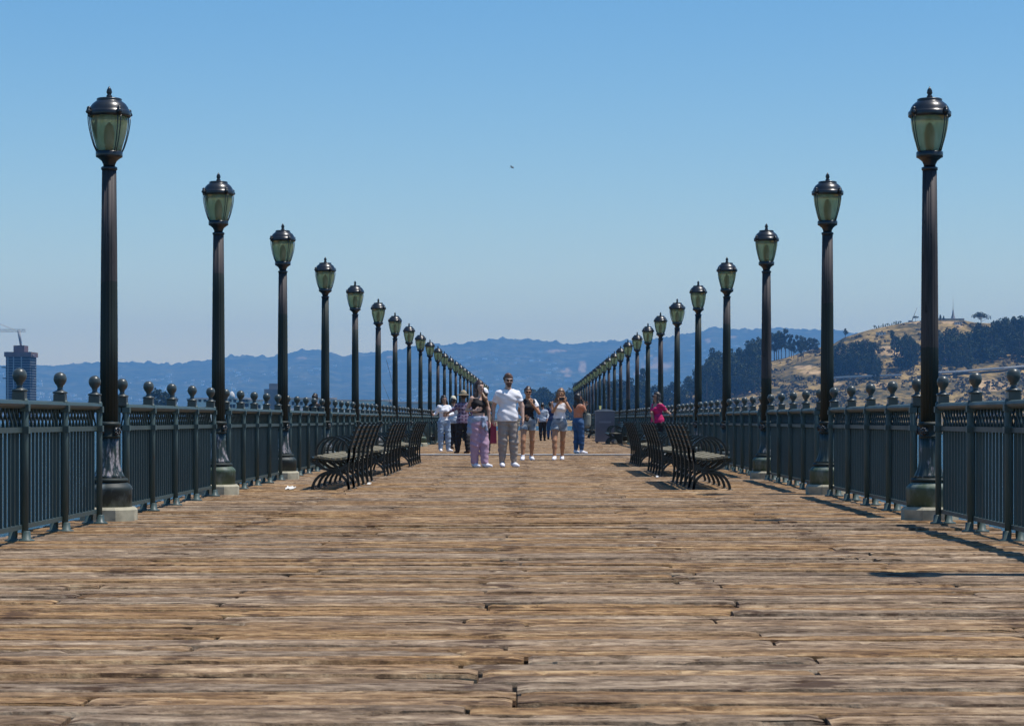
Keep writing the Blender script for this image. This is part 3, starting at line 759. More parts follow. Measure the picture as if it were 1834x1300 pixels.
    MB().tube([hc-ax*.022*s-up*.062*s+f*.088*s, hc-up*.064*s+f*.098*s, hc+ax*.022*s-up*.062*s+f*.088*s], .0055*s, 6).obj('mouth', LIP, root)
    if male and hat is None:
        bd = [Prim(hc-up*.060*s+f*.035*s, hc-up*.092*s+f*.045*s, r_(.064), r_(.044), .03, (ax,1.08))]
        def mouthh(Xx,Yy,Zz): return np.minimum(Zz-(hc[2]-.040*s), 1)
        vq_obj('beard', [field(bd, h*.7, [((0,0,1), hc[2]-.042*s)])], HR['auburn'], root)
    if hat:
        hm, kind = hat; P = [Prim(hc+up*.055*s, hc+up*.085*s-f*.005*s, r_(.116), r_(.105), .03, (ax,1.12))]
        hb = [field(P, h*.8, [((0,0,-1), -(hc[2]+.045*s))])]
        if kind == 'cap': hb.append(field([Prim(hc+up*.052*s+f*.07*s, hc+up*.044*s+f*.165*s, r_(.075), r_(.055), .02, (up,6.))], h*.6))
        else: hb.append(field([Prim(hc+up*.05*s-f*.02*s, hc+up*.048*s+f*.03*s, r_(.165), r_(.165), .02, (up,9.))], h*.6))
        vq_obj('hat', hb, CL[hm], root)
    if extra: extra(root, dict(s=s, C=C, ax=ax, f=f, up=up, hc=hc, wri=wri, elb=elb, sho=sho, hips=hips, kne=kne, S=S, h=h, hz=hz))
    return root

def PX(px, py): d = CZ*F/(py-VY); return (px-VX)/F*d, d

# the couple in front
x, d = PX(909.5, 836.5)
person('bearded man in sunglasses, white t-shirt and beige joggers at the front of the walkers', x, d, 1.77, 14,
    [(-.105,.0,-8,.02),(.115,.01,16,.02)], [((-.268,.03,1.15),(-.275,-.05,.905),(0,-.15,-1),.7),((.268,.03,1.15),(.285,-.05,.905),(0,-.15,-1),.7)],
    'white', 'beige', 'white', 'auburn', 'fair', .0105, True, 0.15, (.012,-.01), 'short', .62, (.865,1.475), False, .012, True, None, None, 'tight')
def ex_w1(root, g):
    s, C, ax, f, up, h = g['s'], g['C'], g['ax'], g['f'], g['up'], g['h']
    jk = [Prim(C(.99)-ax*.06*s, C(.99)+ax*.06*s, .152*s, .152*s, .04, (f,1.15)), Prim(C(.95)-ax*.12*s-f*.03*s, C(.72)-ax*.16*s-f*.05*s, .105*s, .085*s, .05), Prim(C(.93)-f*.09*s, C(.72)-f*.10*s, .11*s, .10*s, .05),
          Prim(C(1.0)+f*.13*s+ax*.03*s, C(.76)+f*.15*s+ax*.09*s, .035*s, .03*s, .03), Prim(C(1.0)+f*.13*s+ax*.02*s, C(.82)+f*.155*s+ax*.0*s, .03*s, .028*s, .03)]
    vq_obj('tied_jacket', [field(jk, h, [((0,0,1), 1.035*s)], (), .006, 4)], CL['paleblue'], root)
    hc = g['hc']
    vq_obj('hair_lock', [field([Prim(hc+ax*.06*s-up*.12*s, hc+ax*.06*s-up*.24*s+f*.10*s, .032*s, .036*s, .03), Prim(hc+ax*.06*s-up*.24*s+f*.10*s, hc+ax*.10*s-up*.38*s+f*.15*s, .036*s, .016*s, .03)], h*.8)], HR['brown'], root)
x, d = PX(857, 836.8)
person('woman in black sleeveless top and pink trousers, pale blue jacket tied at her waist', x, d, 1.64, 38,
    [(-.085,.03,0,.02),(.125,-.02,20,.02)], [((-.235,.03,1.16),(-.06,-.20,1.145),(.8,-.5,.28),.3),((.205,.07,1.16),(.215,.04,.92))],
    'black', 'pink', 'white', 'deep', 'fair', .0105, False, .25, (.02,-.02), 'long', 0, (1.10,1.40), False, .016, False, None, ex_w1, scoop=.03)
x, d = PX(945.5, 824.5)
def ex_w3(root, g):
    wr = g['wri'][0]; o = MB().box((-.038,-.008,-.075),(.038,.008,.075)).obj('phone', M['black'], None, (root.location.x+wr[0]+.03, root.location.y+wr[1]-.06, wr[2]-.03))
    o.rotation_euler = (R(20),R(-60),0); tag(o, 'dark phone held low by the woman in black-and-white tee', 'phone')
person('woman in black tee with white sleeves, denim shorts and sunglasses, hand at her chin', x, d, 1.63, 8,
    [(-.125,-.20,-12,.05),(.085,.16,8,.05)], [((-.225,.02,1.15),(-.09,-.20,1.02),(.6,-.7,-.1),.6),((.265,-.08,1.13),(.085,-.20,1.37),(-.35,-.1,.9),1.1,(-.3,.9,0))],
    ('black','white'), 'denim', 'white', 'deep', 'tan', .0105, False, .05, (.0,-.02), 'bun', .1, (.98,1.46), True, 0, True, None, ex_w3, shoe_hi=True)
x, d = PX(1002, 824)
def ex_w4(root, g):
    wr = (g['wri'][0]+g['wri'][1])/2; s = g['s']
    o = MB().box((-.05,-.03,-.03),(.05,.03,.03)).obj('camera_body', M['black'], None, (root.location.x+wr[0]-.01, root.location.y+wr[1]-.05, wr[2]+.06)); tag(o, 'small dark camera held to the face by the long-haired woman', 'camera')
person('long-haired woman in white tank top and denim shorts, hands raised to her face', x, d, 1.60, -4,
    [(-.125,-.22,-6,.06),(.065,.16,4,.05)], [((-.165,-.12,1.19),(.0,-.22,1.43),(.35,-.1,.9),1.0,(0,1,0)),((.27,-.10,1.21),(.125,-.21,1.44),(-.35,-.1,.9),1.0,(0,1,0))],
    'white', 'denim', 'white', 'brown', 'tan', .0105, False, .12, (.03,-.03), 'longfront', 0, (1.02,1.40), True, 0, False, None, ex_w4, scoop=.03)
x, d = PX(1035.5, 812.5)
def ex_w5(root, g):
    s = g['s']; wr = g['wri'][1]; L = root.location
    o = MB().box((-.010,-.040,-.08),(.010,.040,.08)).obj('phone', M['black'], None, (L.x+wr[0]+.0, L.y+wr[1]-.04, wr[2]+.115)); o.rotation_euler.x = R(-6); tag(o, 'dark phone raised by the woman in the coral top', 'phone')
    b = thing('shoulder_bag', 'grey shoulder bag hanging at the hip of the woman in blue jeans', 'bag', (L.x+.24, L.y-.05, 0))
    vq_obj('pouch', [field([Prim((0,0,.86*s),(.03,0,1.10*s),.10,.075,.03,((0,1,0),1.6))], .012)], CL['grey'], b)
    MB().tube([(.0,-.06,1.14*s),(-.14,-.10,1.36*s),(-.24,.0,1.47*s),(-.12,.09,1.36*s),(.02,.06,1.14*s)], .008, 6).obj('strap', CL['grey'], b)
person('woman seen side-on in coral top and tight blue jeans, long black hair, raising a phone', x, d, 1.60, 118,
    [(-.07,.06,-20,.03),(.10,-.05,-10,.02)], [((.10,.10,1.20),(.22,.12,1.40),(.1,.1,1),.9),((.20,-.06,1.26),(.155,-.02,1.50),(.0,.1,1),.9,(-1,0,0))],
    'coral', 'jean', 'white', 'dark', 'mid', .012, False, .75, (.0,.0), 'down', .75, (1.06,1.42), False, 0, False, None, ex_w5, 'tight', scoop=.05)
x, d = PX(795, 808.5)
person('woman in white long-sleeved top and light blue jeans at left, one hand lifted', x, d, 1.60, 18,
    [(-.10,-.04,-10,.02),(.13,.03,35,.02)], [((-.25,.0,1.18),(-.34,-.14,1.14),(-.4,-.3,.9),.5),((.27,-.05,1.17),(.12,-.24,1.13),(-.7,-.4,-.1),.5)],
    'white', 'lightjean', 'white', 'dark', 'mid', .013, False, .2, (.0,.0), 'long', 1.75, (.97,1.45), False, .012)
x, d = PX(812, 803.5)
person('person in cream cap and blue-white top half hidden behind the white-top woman', x, d, 1.60, 160,
    [(-.07,.0,0,.02),(.09,.08,8,.02)], [((-.24,.0,1.17),(-.22,-.1,.95)),((.24,.0,1.17),(.20,-.1,.95))],
    'bluewhite', 'black', 'brown', 'dark', 'mid', .015, False, .1, (.0,.0), 'bun', 1.3, (.86,1.45), False, .0, False, ('cream','cap'))
x, d = PX(830, 812)
def ex_p8(root, g): pass
person('man in brown brimmed hat, purple plaid shirt and black trousers reaching to the left', x, d, 1.64, -150,
    [(-.17,.0,0,.02),(.13,-.06,6,.02)], [((-.27,-.08,1.26),(-.43,-.12,1.17),(-1,-.2,-.1),.4),((.27,.02,1.17),(.24,-.10,.96))],
    'plaid', 'black', 'brown', 'dark', 'dark', .013, True, .25, (.0,.0), 'short', 1.7, (.86,1.46), False, .01, False, ('khaki','brim'))
x, d = PX(868, 815)
def ex_p9(root, g):
    L = root.location; wr = g['wri'][1]
    b = thing('tote_bag', 'maroon tote bag with pink handle hanging beside the pink-trouser woman', 'bag', (L.x+.20, L.y-.12, 0))
    V = [(-.055,-.05,.30),(.11,-.05,.30),(.11,.05,.30),(-.055,.05,.30),(-.045,-.03,.76),(.10,-.03,.76),(.10,.03,.76),(-.045,.03,.76)]
    MB().add(V, [(0,3,2,1),(4,5,6,7),(0,1,5,4),(1,2,6,5),(2,3,7,6),(3,0,4,7)]).obj('pouch', CL['maroon'], b)
    MB().tube([(-.02,0,.76),(.0,0,.85),(.04,0,.88),(.07,0,.85),(.08,0,.76)], .014, 6).obj('handle', CL['magenta'], b)
person('person in white cap and olive jacket mostly hidden behind the pink-trouser woman', x, d, 1.66, 160,
    [(-.08,.0,0,.02),(.09,.08,8,.02)], [((-.25,.0,1.17),(-.23,-.06,.93)),((.23,.03,1.17),(.235,-.05,.92))],
    'olive', 'black', 'brown', 'dark', 'mid', .015, True, .2, (.0,.0), 'short', 1.85, (.80,1.47), False, .0, False, ('white','cap'), ex_p9)
x, d = PX(971.5, 789.5)
person('distant walker in blue-and-white jacket and dark trousers behind the couple', x, d, 1.62, 170,
    [(-.08,-.1,0,.02),(.10,.12,0,.02)], [((-.24,.0,1.17),(-.20,-.14,.97)),((.25,.0,1.17),(.22,-.12,.98))],
    'bluewhite', 'black', 'black', 'dark', 'mid', .017, True, .3, (.0,.0), 'short', 1.8, (.88,1.47))
x, d = PX(985.5, 787)
person('distant walker in navy jacket and blue jeans next to the white-tank woman', x, d, 1.72, 175,
    [(-.09,.1,0,.02),(.10,-.10,0,.02)], [((-.24,.0,1.17),(-.22,-.1,.95)),((.25,.0,1.17),(.24,-.12,.96))],
    'navy', 'jean', 'black', 'dark', 'mid', .017, True, .1, (.0,.0), 'short', 1.8, (.88,1.47))
person('woman in bright magenta top leaning an elbow on the right railing', 3.16, 61.2, 1.60, -62,
    [(-.05,.06,0,.02),(.08,-.05,0,.02)], [((-.16,-.10,1.17),(-.10,-.12,.93)),((.235,.06,1.24),(.30,-.12,1.19),(.3,-.7,-.1),.8)],
    'magenta', 'black', 'black', 'dark', 'mid', .012, False, .7, (-.03,.0), 'down', .85, (.90,1.43), False, .0, True, None, None, scoop=.05)
person('dark-haired person outside the left railing, only head and shoulder showing above it', -6.25, 70.0, 1.64, 150,
    [(-.09,.0,0,.02),(.10,.0,0,.02)], [((-.26,.0,1.17),(-.24,-.06,.93)),((.26,.0,1.17),(.24,-.05,.92))],
    'black', 'black', 'black', 'dark', 'mid', .016, True, .1, (.0,.0), 'short', 1.8, (.88,1.47))

# ------------------------------------------------------------------ far hills across the bay
def m_hills():
    t = NT('hill_cover'); p = t.pos()
    n = t.noise(t.mapping(p, (.004,.004,.004)), 1., 6, .65); n2 = t.noise(t.mapping(p, (.02,.012,.02)), 1., 4, .6)
    col = t.ramp(t.math('ADD', t.math('MULTIPLY', n, .5), t.math('MULTIPLY', n2, .5)), [(.38, (.012,.022,.014)), (.50, (.032,.046,.026)), (.62, (.095,.098,.056))])
    at_ = t.t.nodes.new('ShaderNodeAttribute'); at_.attribute_name = 'bare'
    col = t.mix(t.math('MULTIPLY', at_.outputs['Fac'], .7), col, (.32,.25,.18))
    return t.out(col, .95, Specular_IOR_Level=.1)
RX = [-900,-300,0,60,100,140,200,260,320,360,400,440,480,510,545,590,612,640,680,720,760,800,850,880,905,950,990,1010,1060,1100,1150,1200,1250,1275,1300,1350,1400,1440,1480,1510,1560,1700,2100,2900]
RY = [660,655,652,651,653,650,646,648,650,645,637,635,639,631,626,628,635,629,629,623,616,615,613,606,607,607,609,613,611,609,606,599,591,584,588,587,584,587,590,593,600,610,620,640]
def hill_z(px, d):           # height of the far hill surface
    dr = 16500.
    rz = CZ+(VY-np.interp(px, RX, RY))/F*dr
    t = (d-10500.)/(dr-10500.)
    prof = np.where(t < 1, np.clip(t,0,1)**1.15, np.clip(1-(t-1)*3, 0, 1))
    xx = (px-VX)/F*d
    rg = np.abs(fbm(xx/900., d/1500., 5, 3)-.48)*2
    z = rz*prof - 170*np.clip(t,0,1)*np.clip(1-t,0,1)*4*(rg*.55+.15) + 22*(fbm(xx/160., d/300., 4, 9)-.5)*np.clip(t*3,0,1)
    return z - 5
cols = np.concatenate([np.arange(-800,-60,12), np.arange(-60,1900,1.6), np.arange(1900,2800,12)]); rows = np.concatenate([np.linspace(10400,15800,46), np.linspace(15900,16600,10), np.linspace(16800,18500,5)])
PXg, Dg = np.meshgrid(cols, rows, indexing='ij'); Zg = hill_z(PXg, Dg)
crest = np.exp(-((Dg-16500)/160.)**2); xx = (PXg-VX)/F*Dg
tree = (vnoise(xx/40., Dg/200., 21)**2)*24*(vnoise(xx/420., Dg/900., 33) > .38) + 14*vnoise(xx/14., Dg/90., 5)
Zg = Zg + crest*(tree-8)
nc, nr = PXg.shape
Vh = np.stack([xx, Dg, Zg], -1).reshape(-1,3)
i, j = np.meshgrid(np.arange(nc-1), np.arange(nr-1), indexing='ij'); q = (i*nr+j).ravel()
me = bpy.data.meshes.new('hills'); me.from_pydata(Vh.tolist(), [], np.stack([q, q+nr, q+nr+1, q+1], 1).tolist())
PYg = VY-(Zg-CZ)/Dg*F
bare = np.zeros(PXg.shape)
for bx, by, sx, sy in ((1043,657,9,11),(1014,664,11,5),(1017,672,8,2.5),(1180,655,34,9),(1165,640,16,3),(1150,672,20,4),(995,628,24,2.5),(540,641,12,2.2),(700,640,9,2),(1268,610,6,5),(1310,604,14,2)):
    q2 = ((PXg-bx)/sx)**2+((PYg-by)/sy)**2; bare = np.maximum(bare, np.clip(1.5*(1.1-q2)-1.3*(vnoise(PXg/4., PYg/2.2, 77)-.3), 0, 1))
ca = me.attributes.new('bare', 'FLOAT', 'POINT'); ca.data.foreach_set('value', bare.ravel().astype(np.float32))
me.materials.append(m_hills()); me.polygons.foreach_set('use_smooth', [True]*len(me.polygons)); me.update()
tag(link('hills', me), kind='structure')
mb = MB(); rr = random.Random(11); PYf = lambda px, d: VY-(float(hill_z(np.array(px), np.array(d)))-CZ)/d*F
for k in range(1500):
    px = rr.uniform(-80, 1560); d = rr.uniform(10800, 15600)
    if float(vnoise(px/70., d/900., 51)) < .42: continue
    c = at(px, 0, d); z = float(hill_z(np.array(px), np.array(d))); w_ = rr.uniform(6, 16)*(1.8 if rr.random() < .05 else 1); hh = rr.uniform(6, 12)
    mb.box((c.x-w_, d-6, z-6), (c.x+w_, d+6, z+hh))
def m_houses():
    t = NT('house_walls'); return t.out(t.ramp(t.isl(), [(0., (.45,.42,.40)), (.6, (.75,.72,.68)), (1., (.9,.9,.88))]), .8)
o = mb.obj('hillside_houses', m_houses()); tag(o, 'pale specks of houses scattered over the far blue hills', 'houses', kind='stuff')

# ------------------------------------------------------------------ the near island on the right
IX = [880,930,955,1000,1030,1100,1180,1240,1290,1330,1365,1382,1410,1446,1466,1491,1511,1536,1560,1605,1627,1642,1673,1727,1747,1834,2000,2300]
IY = [752,748,745,741,735,722,712,703,682,664,651,645,639,627,622,616,604,596,589,580,576,574.5,572,573,577,580,590,640]
DS, DR = 2240., 2720.
def isl_z(px, d):
    rz = CZ+(VY-np.interp(px, IX, IY))/F*DR
    t = (d-DS)/(DR-DS); xx = (px-VX)/F*d
    prof = np.where(t < 1, .10*np.clip(t*12,0,1)+.90*np.clip(t,0,1)**.92, np.clip(1-(t-1)*1.6, 0, 1))
    g = 7*(fbm(xx/60., d/90., 5, 2)-.5)*np.clip(t*4,0,1)*np.clip(np.abs(1-t)*4+.12,0,1)
    return (rz+4.6)*prof-5.2+g
def isl_hit(px, py):
    ds = np.linspace(DS+4, DR, 240); ys = VY-(isl_z(np.full(240, float(px)), ds)-CZ)/ds*F
    k = np.argmax(ys <= py) if (ys <= py).any() else 239
    d = ds[k]; return Vector(((px-VX)/F*d, d, float(isl_z(np.array(float(px)), np.array(d)))))
cols = np.arange(880, 2300, 2.2); rows = np.concatenate([np.linspace(DS-10,DR,110), np.linspace(DR+12,DR+330,14)])
PXg, Dg = np.meshgrid(cols, rows, indexing='ij'); Zg = isl_z(PXg, Dg); xx = (PXg-VX)/F*Dg
nc, nr = PXg.shape; i, j = np.meshgrid(np.arange(nc-1), np.arange(nr-1), indexing='ij'); q = (i*nr+j).ravel()
me = bpy.data.meshes.new('island'); me.from_pydata(np.stack([xx, Dg, Zg], -1).reshape(-1,3).tolist(), [], np.stack([q, q+nr, q+nr+1, q+1], 1).tolist())
PYg = VY-(Zg-CZ)/Dg*F; bare = np.zeros(PXg.shape)
for bx, by, sx, sy in ((1440,658,30,4.5),(1455,667,24,5),(1590,628,26,10),(1610,634,22,7),(1700,577,22,3),(1720,584,8,3),(1340,703,26,5),(1500,688,20,4),(1690,662,14,4),(1770,690,40,14),(1575,690,30,5),(1640,578,16,2)):
    q2 = ((PXg-bx)/sx)**2+((PYg-by)/sy)**2; bare = np.maximum(bare, np.clip(1.6*(1.1-q2)-1.6*(vnoise(PXg/5., PYg/3., 78)-.3), 0, 1))
ca = me.attributes.new('bare', 'FLOAT', 'POINT'); ca.data.foreach_set('value', bare.ravel().astype(np.float32))
def m_island():
    t = NT('island_grass'); p = t.pos()
    n = t.noise(t.mapping(p, (.022,.014,.03)), 1., 7, .68); n2 = t.noise(t.mapping(p, (.12,.08,.15)), 1., 5, .65)
    s_ = t.math('ADD', t.math('MULTIPLY', n, .6), t.math('MULTIPLY', n2, .4))
    col = t.ramp(s_, [(.40, (.030,.034,.018)), (.47, (.090,.070,.028)), (.53, (.21,.148,.058)), (.63, (.40,.28,.11))])
    a = t.t.nodes.new('ShaderNodeAttribute'); a.attribute_name = 'bare'
    col = t.mix(t.math('MULTIPLY', a.outputs['Fac'], .85), col, t.ramp(n2, [(.35, (.28,.185,.095)), (.65, (.56,.40,.22))]))
    t.bump(s_, .7, 4.)
    return t.out(col, .95, Specular_IOR_Level=.1)
me.materials.append(m_island()); me.polygons.foreach_set('use_smooth', [True]*len(me.polygons)); me.update()
tag(link('island', me), kind='structure')

# trees: shared meshes, leaf-clump crowns
def m_leaf(nm, a, b):
    t = NT(nm); return t.out(t.ramp(t.math('FRACT', t.math('ADD', t.isl(), t.rnd())), [(0., a), (1., b)]), .8, Specular_IOR_Level=.15)
LF = [m_leaf('eucalyptus_leaf', (.018,.028,.012), (.056,.074,.030)), m_leaf('pine_leaf', (.018,.030,.017), (.045,.062,.030)), m_leaf('scrub_leaf', (.045,.045,.024), (.17,.13,.065))]
BARK = mottled('bark', (.10,.075,.055), .3, .6, .9)
def tree_mesh(seed, kind):
    rr = np.random.RandomState(seed); tr = MB(); cr = MB(); blobs = []
    if kind == 'euc':
        nb = 15
        for k in range(nb):
            zz = rr.uniform(.40, .94); rad = .30*math.sqrt(max(.05, 1-((zz-.62)/.42)**2)); a = rr.uniform(0, 6.28); rr_ = rad*math.sqrt(rr.uniform(0,1))
            blobs.append(((rr_*math.cos(a), rr_*math.sin(a), zz), rr.uniform(.075,.14)))
    elif kind == 'wood':
        for k in range(24):
            zz = .10+.84*(k+rr.rand())/24; rad = .40*math.sqrt(max(.06, 1-((zz-.45)/.56)**2)); a = rr.uniform(0, 6.28); rr_ = rad*math.sqrt(rr.uniform(0,1))
            blobs.append(((rr_*math.cos(a), rr_*math.sin(a), zz), rr.uniform(.08,.15)))
    elif kind == 'umb':
        for k in range(13):
            a = rr.uniform(0,6.28); rr_ = .5*math.sqrt(rr.uniform(0,1)); blobs.append(((rr_*math.cos(a), rr_*math.sin(a), .66+.24*(1-(rr_/.5)**2)), rr.uniform(.13,.19)))
    else:
        for k in range(12):
            zz = .18+.75*k/12; blobs.append(((rr.uniform(-.1,.1)*(1-zz), rr.uniform(-.1,.1)*(1-zz), zz), .20*(1.06-zz)+.03))
    tr.tube([(0,0,-.08),(.008,0,.2),(-.006,.006,.45),(0,0,.75)], [.030,.024,.017,.006], 7)
    for (c, r_) in blobs[:9]:
        zb = max(.15, c[2]-.28); tr.tube([(0,0,zb),(c[0]*.5,c[1]*.5,(zb+c[2])/2-.02),c], [.011,.008,.003], 5, False)
    for (c, r_) in blobs:
        n = 70
        for k in range(n):
            v = rr.normal(size=3); v /= np.linalg.norm(v); v *= r_*(.55+.5*rr.rand()); v[2] *= .78
            p = np.array(c)+v; sz = rr.uniform(.018,.036)
            u = rr.normal(size=3); u /= np.linalg.norm(u); w_ = np.cross(u, rr.normal(size=3)); w_ /= np.linalg.norm(w_)
            cr.add([p-u*sz-w_*sz*.6, p+u*sz-w_*sz*.5, p+u*sz*.8+w_*sz*.7, p-u*sz*.7+w_*sz*.6], [(0,1,2,3)])
    return tr.mesh('trunk', BARK), cr.mesh('crown', LF[0 if kind in ('euc','wood') else 1])
TM = {'wood': [tree_mesh(50+k, 'wood') for k in range(7)], 'euc': [tree_mesh(k, 'euc') for k in range(6)], 'umb': [tree_mesh(20, 'umb')], 'con': [tree_mesh(31, 'con'), tree_mesh(32, 'con')]}
rt = random.Random(5)
def plant(px, ytop, ybase, kind, label, group, wfac=1., pos=None):
    p = pos or isl_hit(px, ybase)
    hgt = CZ+(VY-ytop)/F*p.y-p.z
    if hgt < 2: return
    r = thing('tree', label, 'tree', p, rt.uniform(0,6.28), group)
    tm = rt.choice(TM[kind]); wf = wfac*rt.uniform(.85,1.2)
    for nm, m_ in zip(('trunk','crown'), tm): link(nm, m_, r)
    r.scale = (hgt*wf/.97, hgt*wf/.97, hgt/.99)
def zone(tops, base_off, n, label, group, rows=2, kind='wood', wfac=1.):
    xs = [a for a, b in tops]; ys = [b for a, b in tops]
    for k in range(n):
        px = xs[0]+(xs[-1]-xs[0])*(k+rt.uniform(.1,.9))/n; rw = k % rows
        yt = np.interp(px, xs, ys)+rt.uniform(-3,7)+rw*rt.uniform(6,14)
        plant(px, yt, np.interp(px, xs, ys)+base_off*rt.uniform(.85,1.1)+rw*5, kind, label, group, wfac)
zone([(952,706),(965,699),(975,695),(990,701),(1003,714)], 48, 9, 'dark tree in the round clump rising behind the far end of the pier', 'trees behind the pier end', 2, wfac=1.1)
zone([(1008,700),(1022,688),(1050,680),(1080,682),(1110,676),(1135,684),(1160,690)], 58, 20, 'dark tree in the shoreline wood seen between the far right lamp posts', 'shoreline wood', 2, wfac=.9)
plant(1149, 660, 735, 'euc', 'tall lone tree standing above the shoreline wood between far right lamps', 'single island trees', .5)
zone([(1165,692),(1200,690),(1222,672),(1250,668)], 45, 9, 'bushy tree left of the dark wood at the foot of the island', 'trees at the island foot', 2, wfac=1.)
zone([(1256,652),(1268,640),(1284,625),(1300,628),(1320,622),(1338,614),(1352,605),(1366,606)], 74, 26, 'dark eucalyptus in the dense wood on the island left shoulder', 'left shoulder wood', 3, wfac=.62)
zone([(1258,672),(1300,662),(1340,660),(1370,655)], 42, 14, 'dark eucalyptus in the dense wood on the island left shoulder', 'left shoulder wood', 2, wfac=.9)
zone([(1372,600),(1390,594),(1404,590),(1418,594),(1430,602),(1442,604)], 44, 13, 'tall eucalyptus with bare trunks in the grove behind the grassy ridge', 'ridge grove', 2, 'euc', wfac=.62)
zone([(1440,608),(1450,603),(1464,612)], 22, 4, 'smaller eucalyptus at the right end of the ridge grove', 'ridge grove', 1, wfac=.9)
zone([(1490,622),(1510,612),(1530,610),(1548,606),(1562,612),(1574,628)], 53, 18, 'dark eucalyptus in the wood below the grassy summit slope', 'wood below the summit', 3, wfac=.62)
zone([(1490,640),(1530,635),(1570,640)], 30, 9, 'dark eucalyptus in the wood below the grassy summit slope', 'wood below the summit', 2, wfac=.95)
plant(1514, 588, 606, 'euc', 'small flat-topped lone tree on the skyline of the grassy slope', 'single island trees', 1.1)
plant(1602, 592, 638, 'euc', 'dark tree with bare trunk alone on the orange slope', 'single island trees', .75)
zone([(1612,606),(1626,598),(1642,600)], 52, 6, 'dark tree just left of the nearest right lamp post', 'trees left of the near lamp', 2, wfac=.75)
zone([(1672,586),(1690,580),(1706,588),(1718,600),(1732,594),(1750,580),(1770,578),(1790,572),(1800,566),(1815,572),(1830,568),(1860,572),(1900,575)], 62, 30, 'dark tree in the thick wood on the right summit slope', 'right summit wood', 3, wfac=.8)
zone([(1672,615),(1720,620),(1780,612),(1840,610),(1900,612)], 30, 20, 'dark tree in the thick wood on the right summit slope', 'right summit wood', 2, wfac=1.)
zone([(1736,592),(1752,582),(1775,576),(1798,568),(1832,568),(1880,572)], 40, 16, 'dark tree in the thick wood on the right summit slope', 'right summit wood', 2, wfac=1.05)
plant(1757, 559, 588, 'umb', 'umbrella-shaped dark pine on the summit skyline', 'single island trees', 1.1)
plant(1640, 566, 575, 'umb', 'low rounded tree on the skyline beside the nearest right lamp', 'single island trees', 1.3)
for k, (px, yt) in enumerate(((1684,563),(1690,565))): plant(px, yt, 571.5, 'con', 'small conifer on the summit wall left of the mast' if k == 0 else 'slightly shorter conifer on the summit wall nearer the mast', 'summit conifers', 1.3)
for k in range(13):
    px = 1566+k*3.9; plant(px, np.interp(px,[1566,1617],[584,572])+rt.uniform(-2,2), np.interp(px, IX, IY)+2, 'con' if k % 3 else 'euc', 'tiny tree in the thin row along the summit ridge', 'ridge row trees', 1.)
plant(290, 697, 745, 'wood', 'rounded purple-grey tree seen over the left railing between near finials', 'single far trees', 1.15, at(290, 745, 1700))
plant(281, 703, 745, 'wood', 'lower rounded tree left of its neighbour over the left railing', 'single far trees', 1.15, at(281, 745, 1710))
plant(300, 704, 745, 'wood', 'lower rounded tree right of its neighbour over the left railing', 'single far trees', 1.1, at(300, 745, 1690))
# scrub
sc = MB(); rs = np.random.RandomState(8)
for k in range(5200):
    px = rs.uniform(1000, 1900); ytop = np.interp(px, IX, IY); py = ytop+4+(748-ytop)*rs.rand()**.8
    dens = float(vnoise(px/22., py/9., 61))
    if dens < .43 or (1385 < px < 1475 and 640 < py < 674 and rs.rand() < .8): continue
    p = isl_hit(px, py); r_ = rs.uniform(.8, 3.0)
    for q in range(9):
        v = rs.normal(size=3); v /= np.linalg.norm(v); v[2] = abs(v[2])*.7; c = np.array(p)+v*r_; u = rs.normal(size=3); u /= np.linalg.norm(u); w_ = np.cross(u, rs.normal(size=3)); w_ /= np.linalg.norm(w_); sz = r_*.42
        sc.add([c-u*sz-w_*sz, c+u*sz-w_*sz, c+u*sz+w_*sz, c-u*sz+w_*sz], [(0,1,2,3)])
o = sc.obj('scrub', LF[2]); tag(o, 'low dry scrub covering the island slopes', 'scrub', kind='stuff')
# road viaduct and summit structures
M['farwhite'] = mottled('far_concrete', (.55,.54,.52), .08, .3, .8); M['fargrey'] = mottled('far_grey', (.20,.20,.21), .1, .3, .8)
def road(pts, label, ncol, name='viaduct'):
    P = [isl_hit(a, b)+Vector((0,-6,1.5)) for a, b in pts]; r = thing(name, label, 'viaduct', P[0]); mb = MB(); pr = MB()
    for a, b in zip(P[:-1], P[1:]):
        a = a-P[0]; b = b-P[0]; V = []
        for p in (a, b): V += [(p.x,p.y-4,p.z-.9),(p.x,p.y+5,p.z-.9),(p.x,p.y+5,p.z+.5),(p.x,p.y-4,p.z+.5)]
        mb.add(V, [(0,1,5,4),(1,2,6,5),(2,3,7,6),(3,0,4,7),(0,3,2,1),(4,5,6,7)])
        V = []
        for p in (a, b): V += [(p.x,p.y-4.4,p.z+.1),(p.x,p.y-4.05,p.z+.1),(p.x,p.y-4.05,p.z+1.5),(p.x,p.y-4.4,p.z+1.5)]
        pr.add(V, [(0,1,5,4),(1,2,6,5),(2,3,7,6),(3,0,4,7),(0,3,2,1),(4,5,6,7)])
    mb.obj('road_deck', M['fargrey'], r); pr.obj('parapet', M['farwhite'], r)
    for k in range(ncol):
        u = (k+.5)/ncol*(len(P)-1); i0 = min(int(u), len(P)-2); p = P[i0].lerp(P[i0+1], u-i0)-P[0]
        MB().box((p.x-.5,p.y-1,p.z-12),(p.x+.5,p.y+1,p.z-.9)).obj('column', M['farwhite'], r)
road([(1490,681),(1530,678.5),(1575,677),(1612,675.5)], 'road viaduct on thin columns crossing the island slope', 9)
road([(1674,671.5),(1712,670),(1750,666),(1795,663),(1840,659),(1900,655)], 'pale road with bright parapet climbing right across the slope', 0, 'hill_road')
p = isl_hit(1700, 573.5); r = thing('summit_wall', 'long low tan wall on the island summit', 'wall', p)
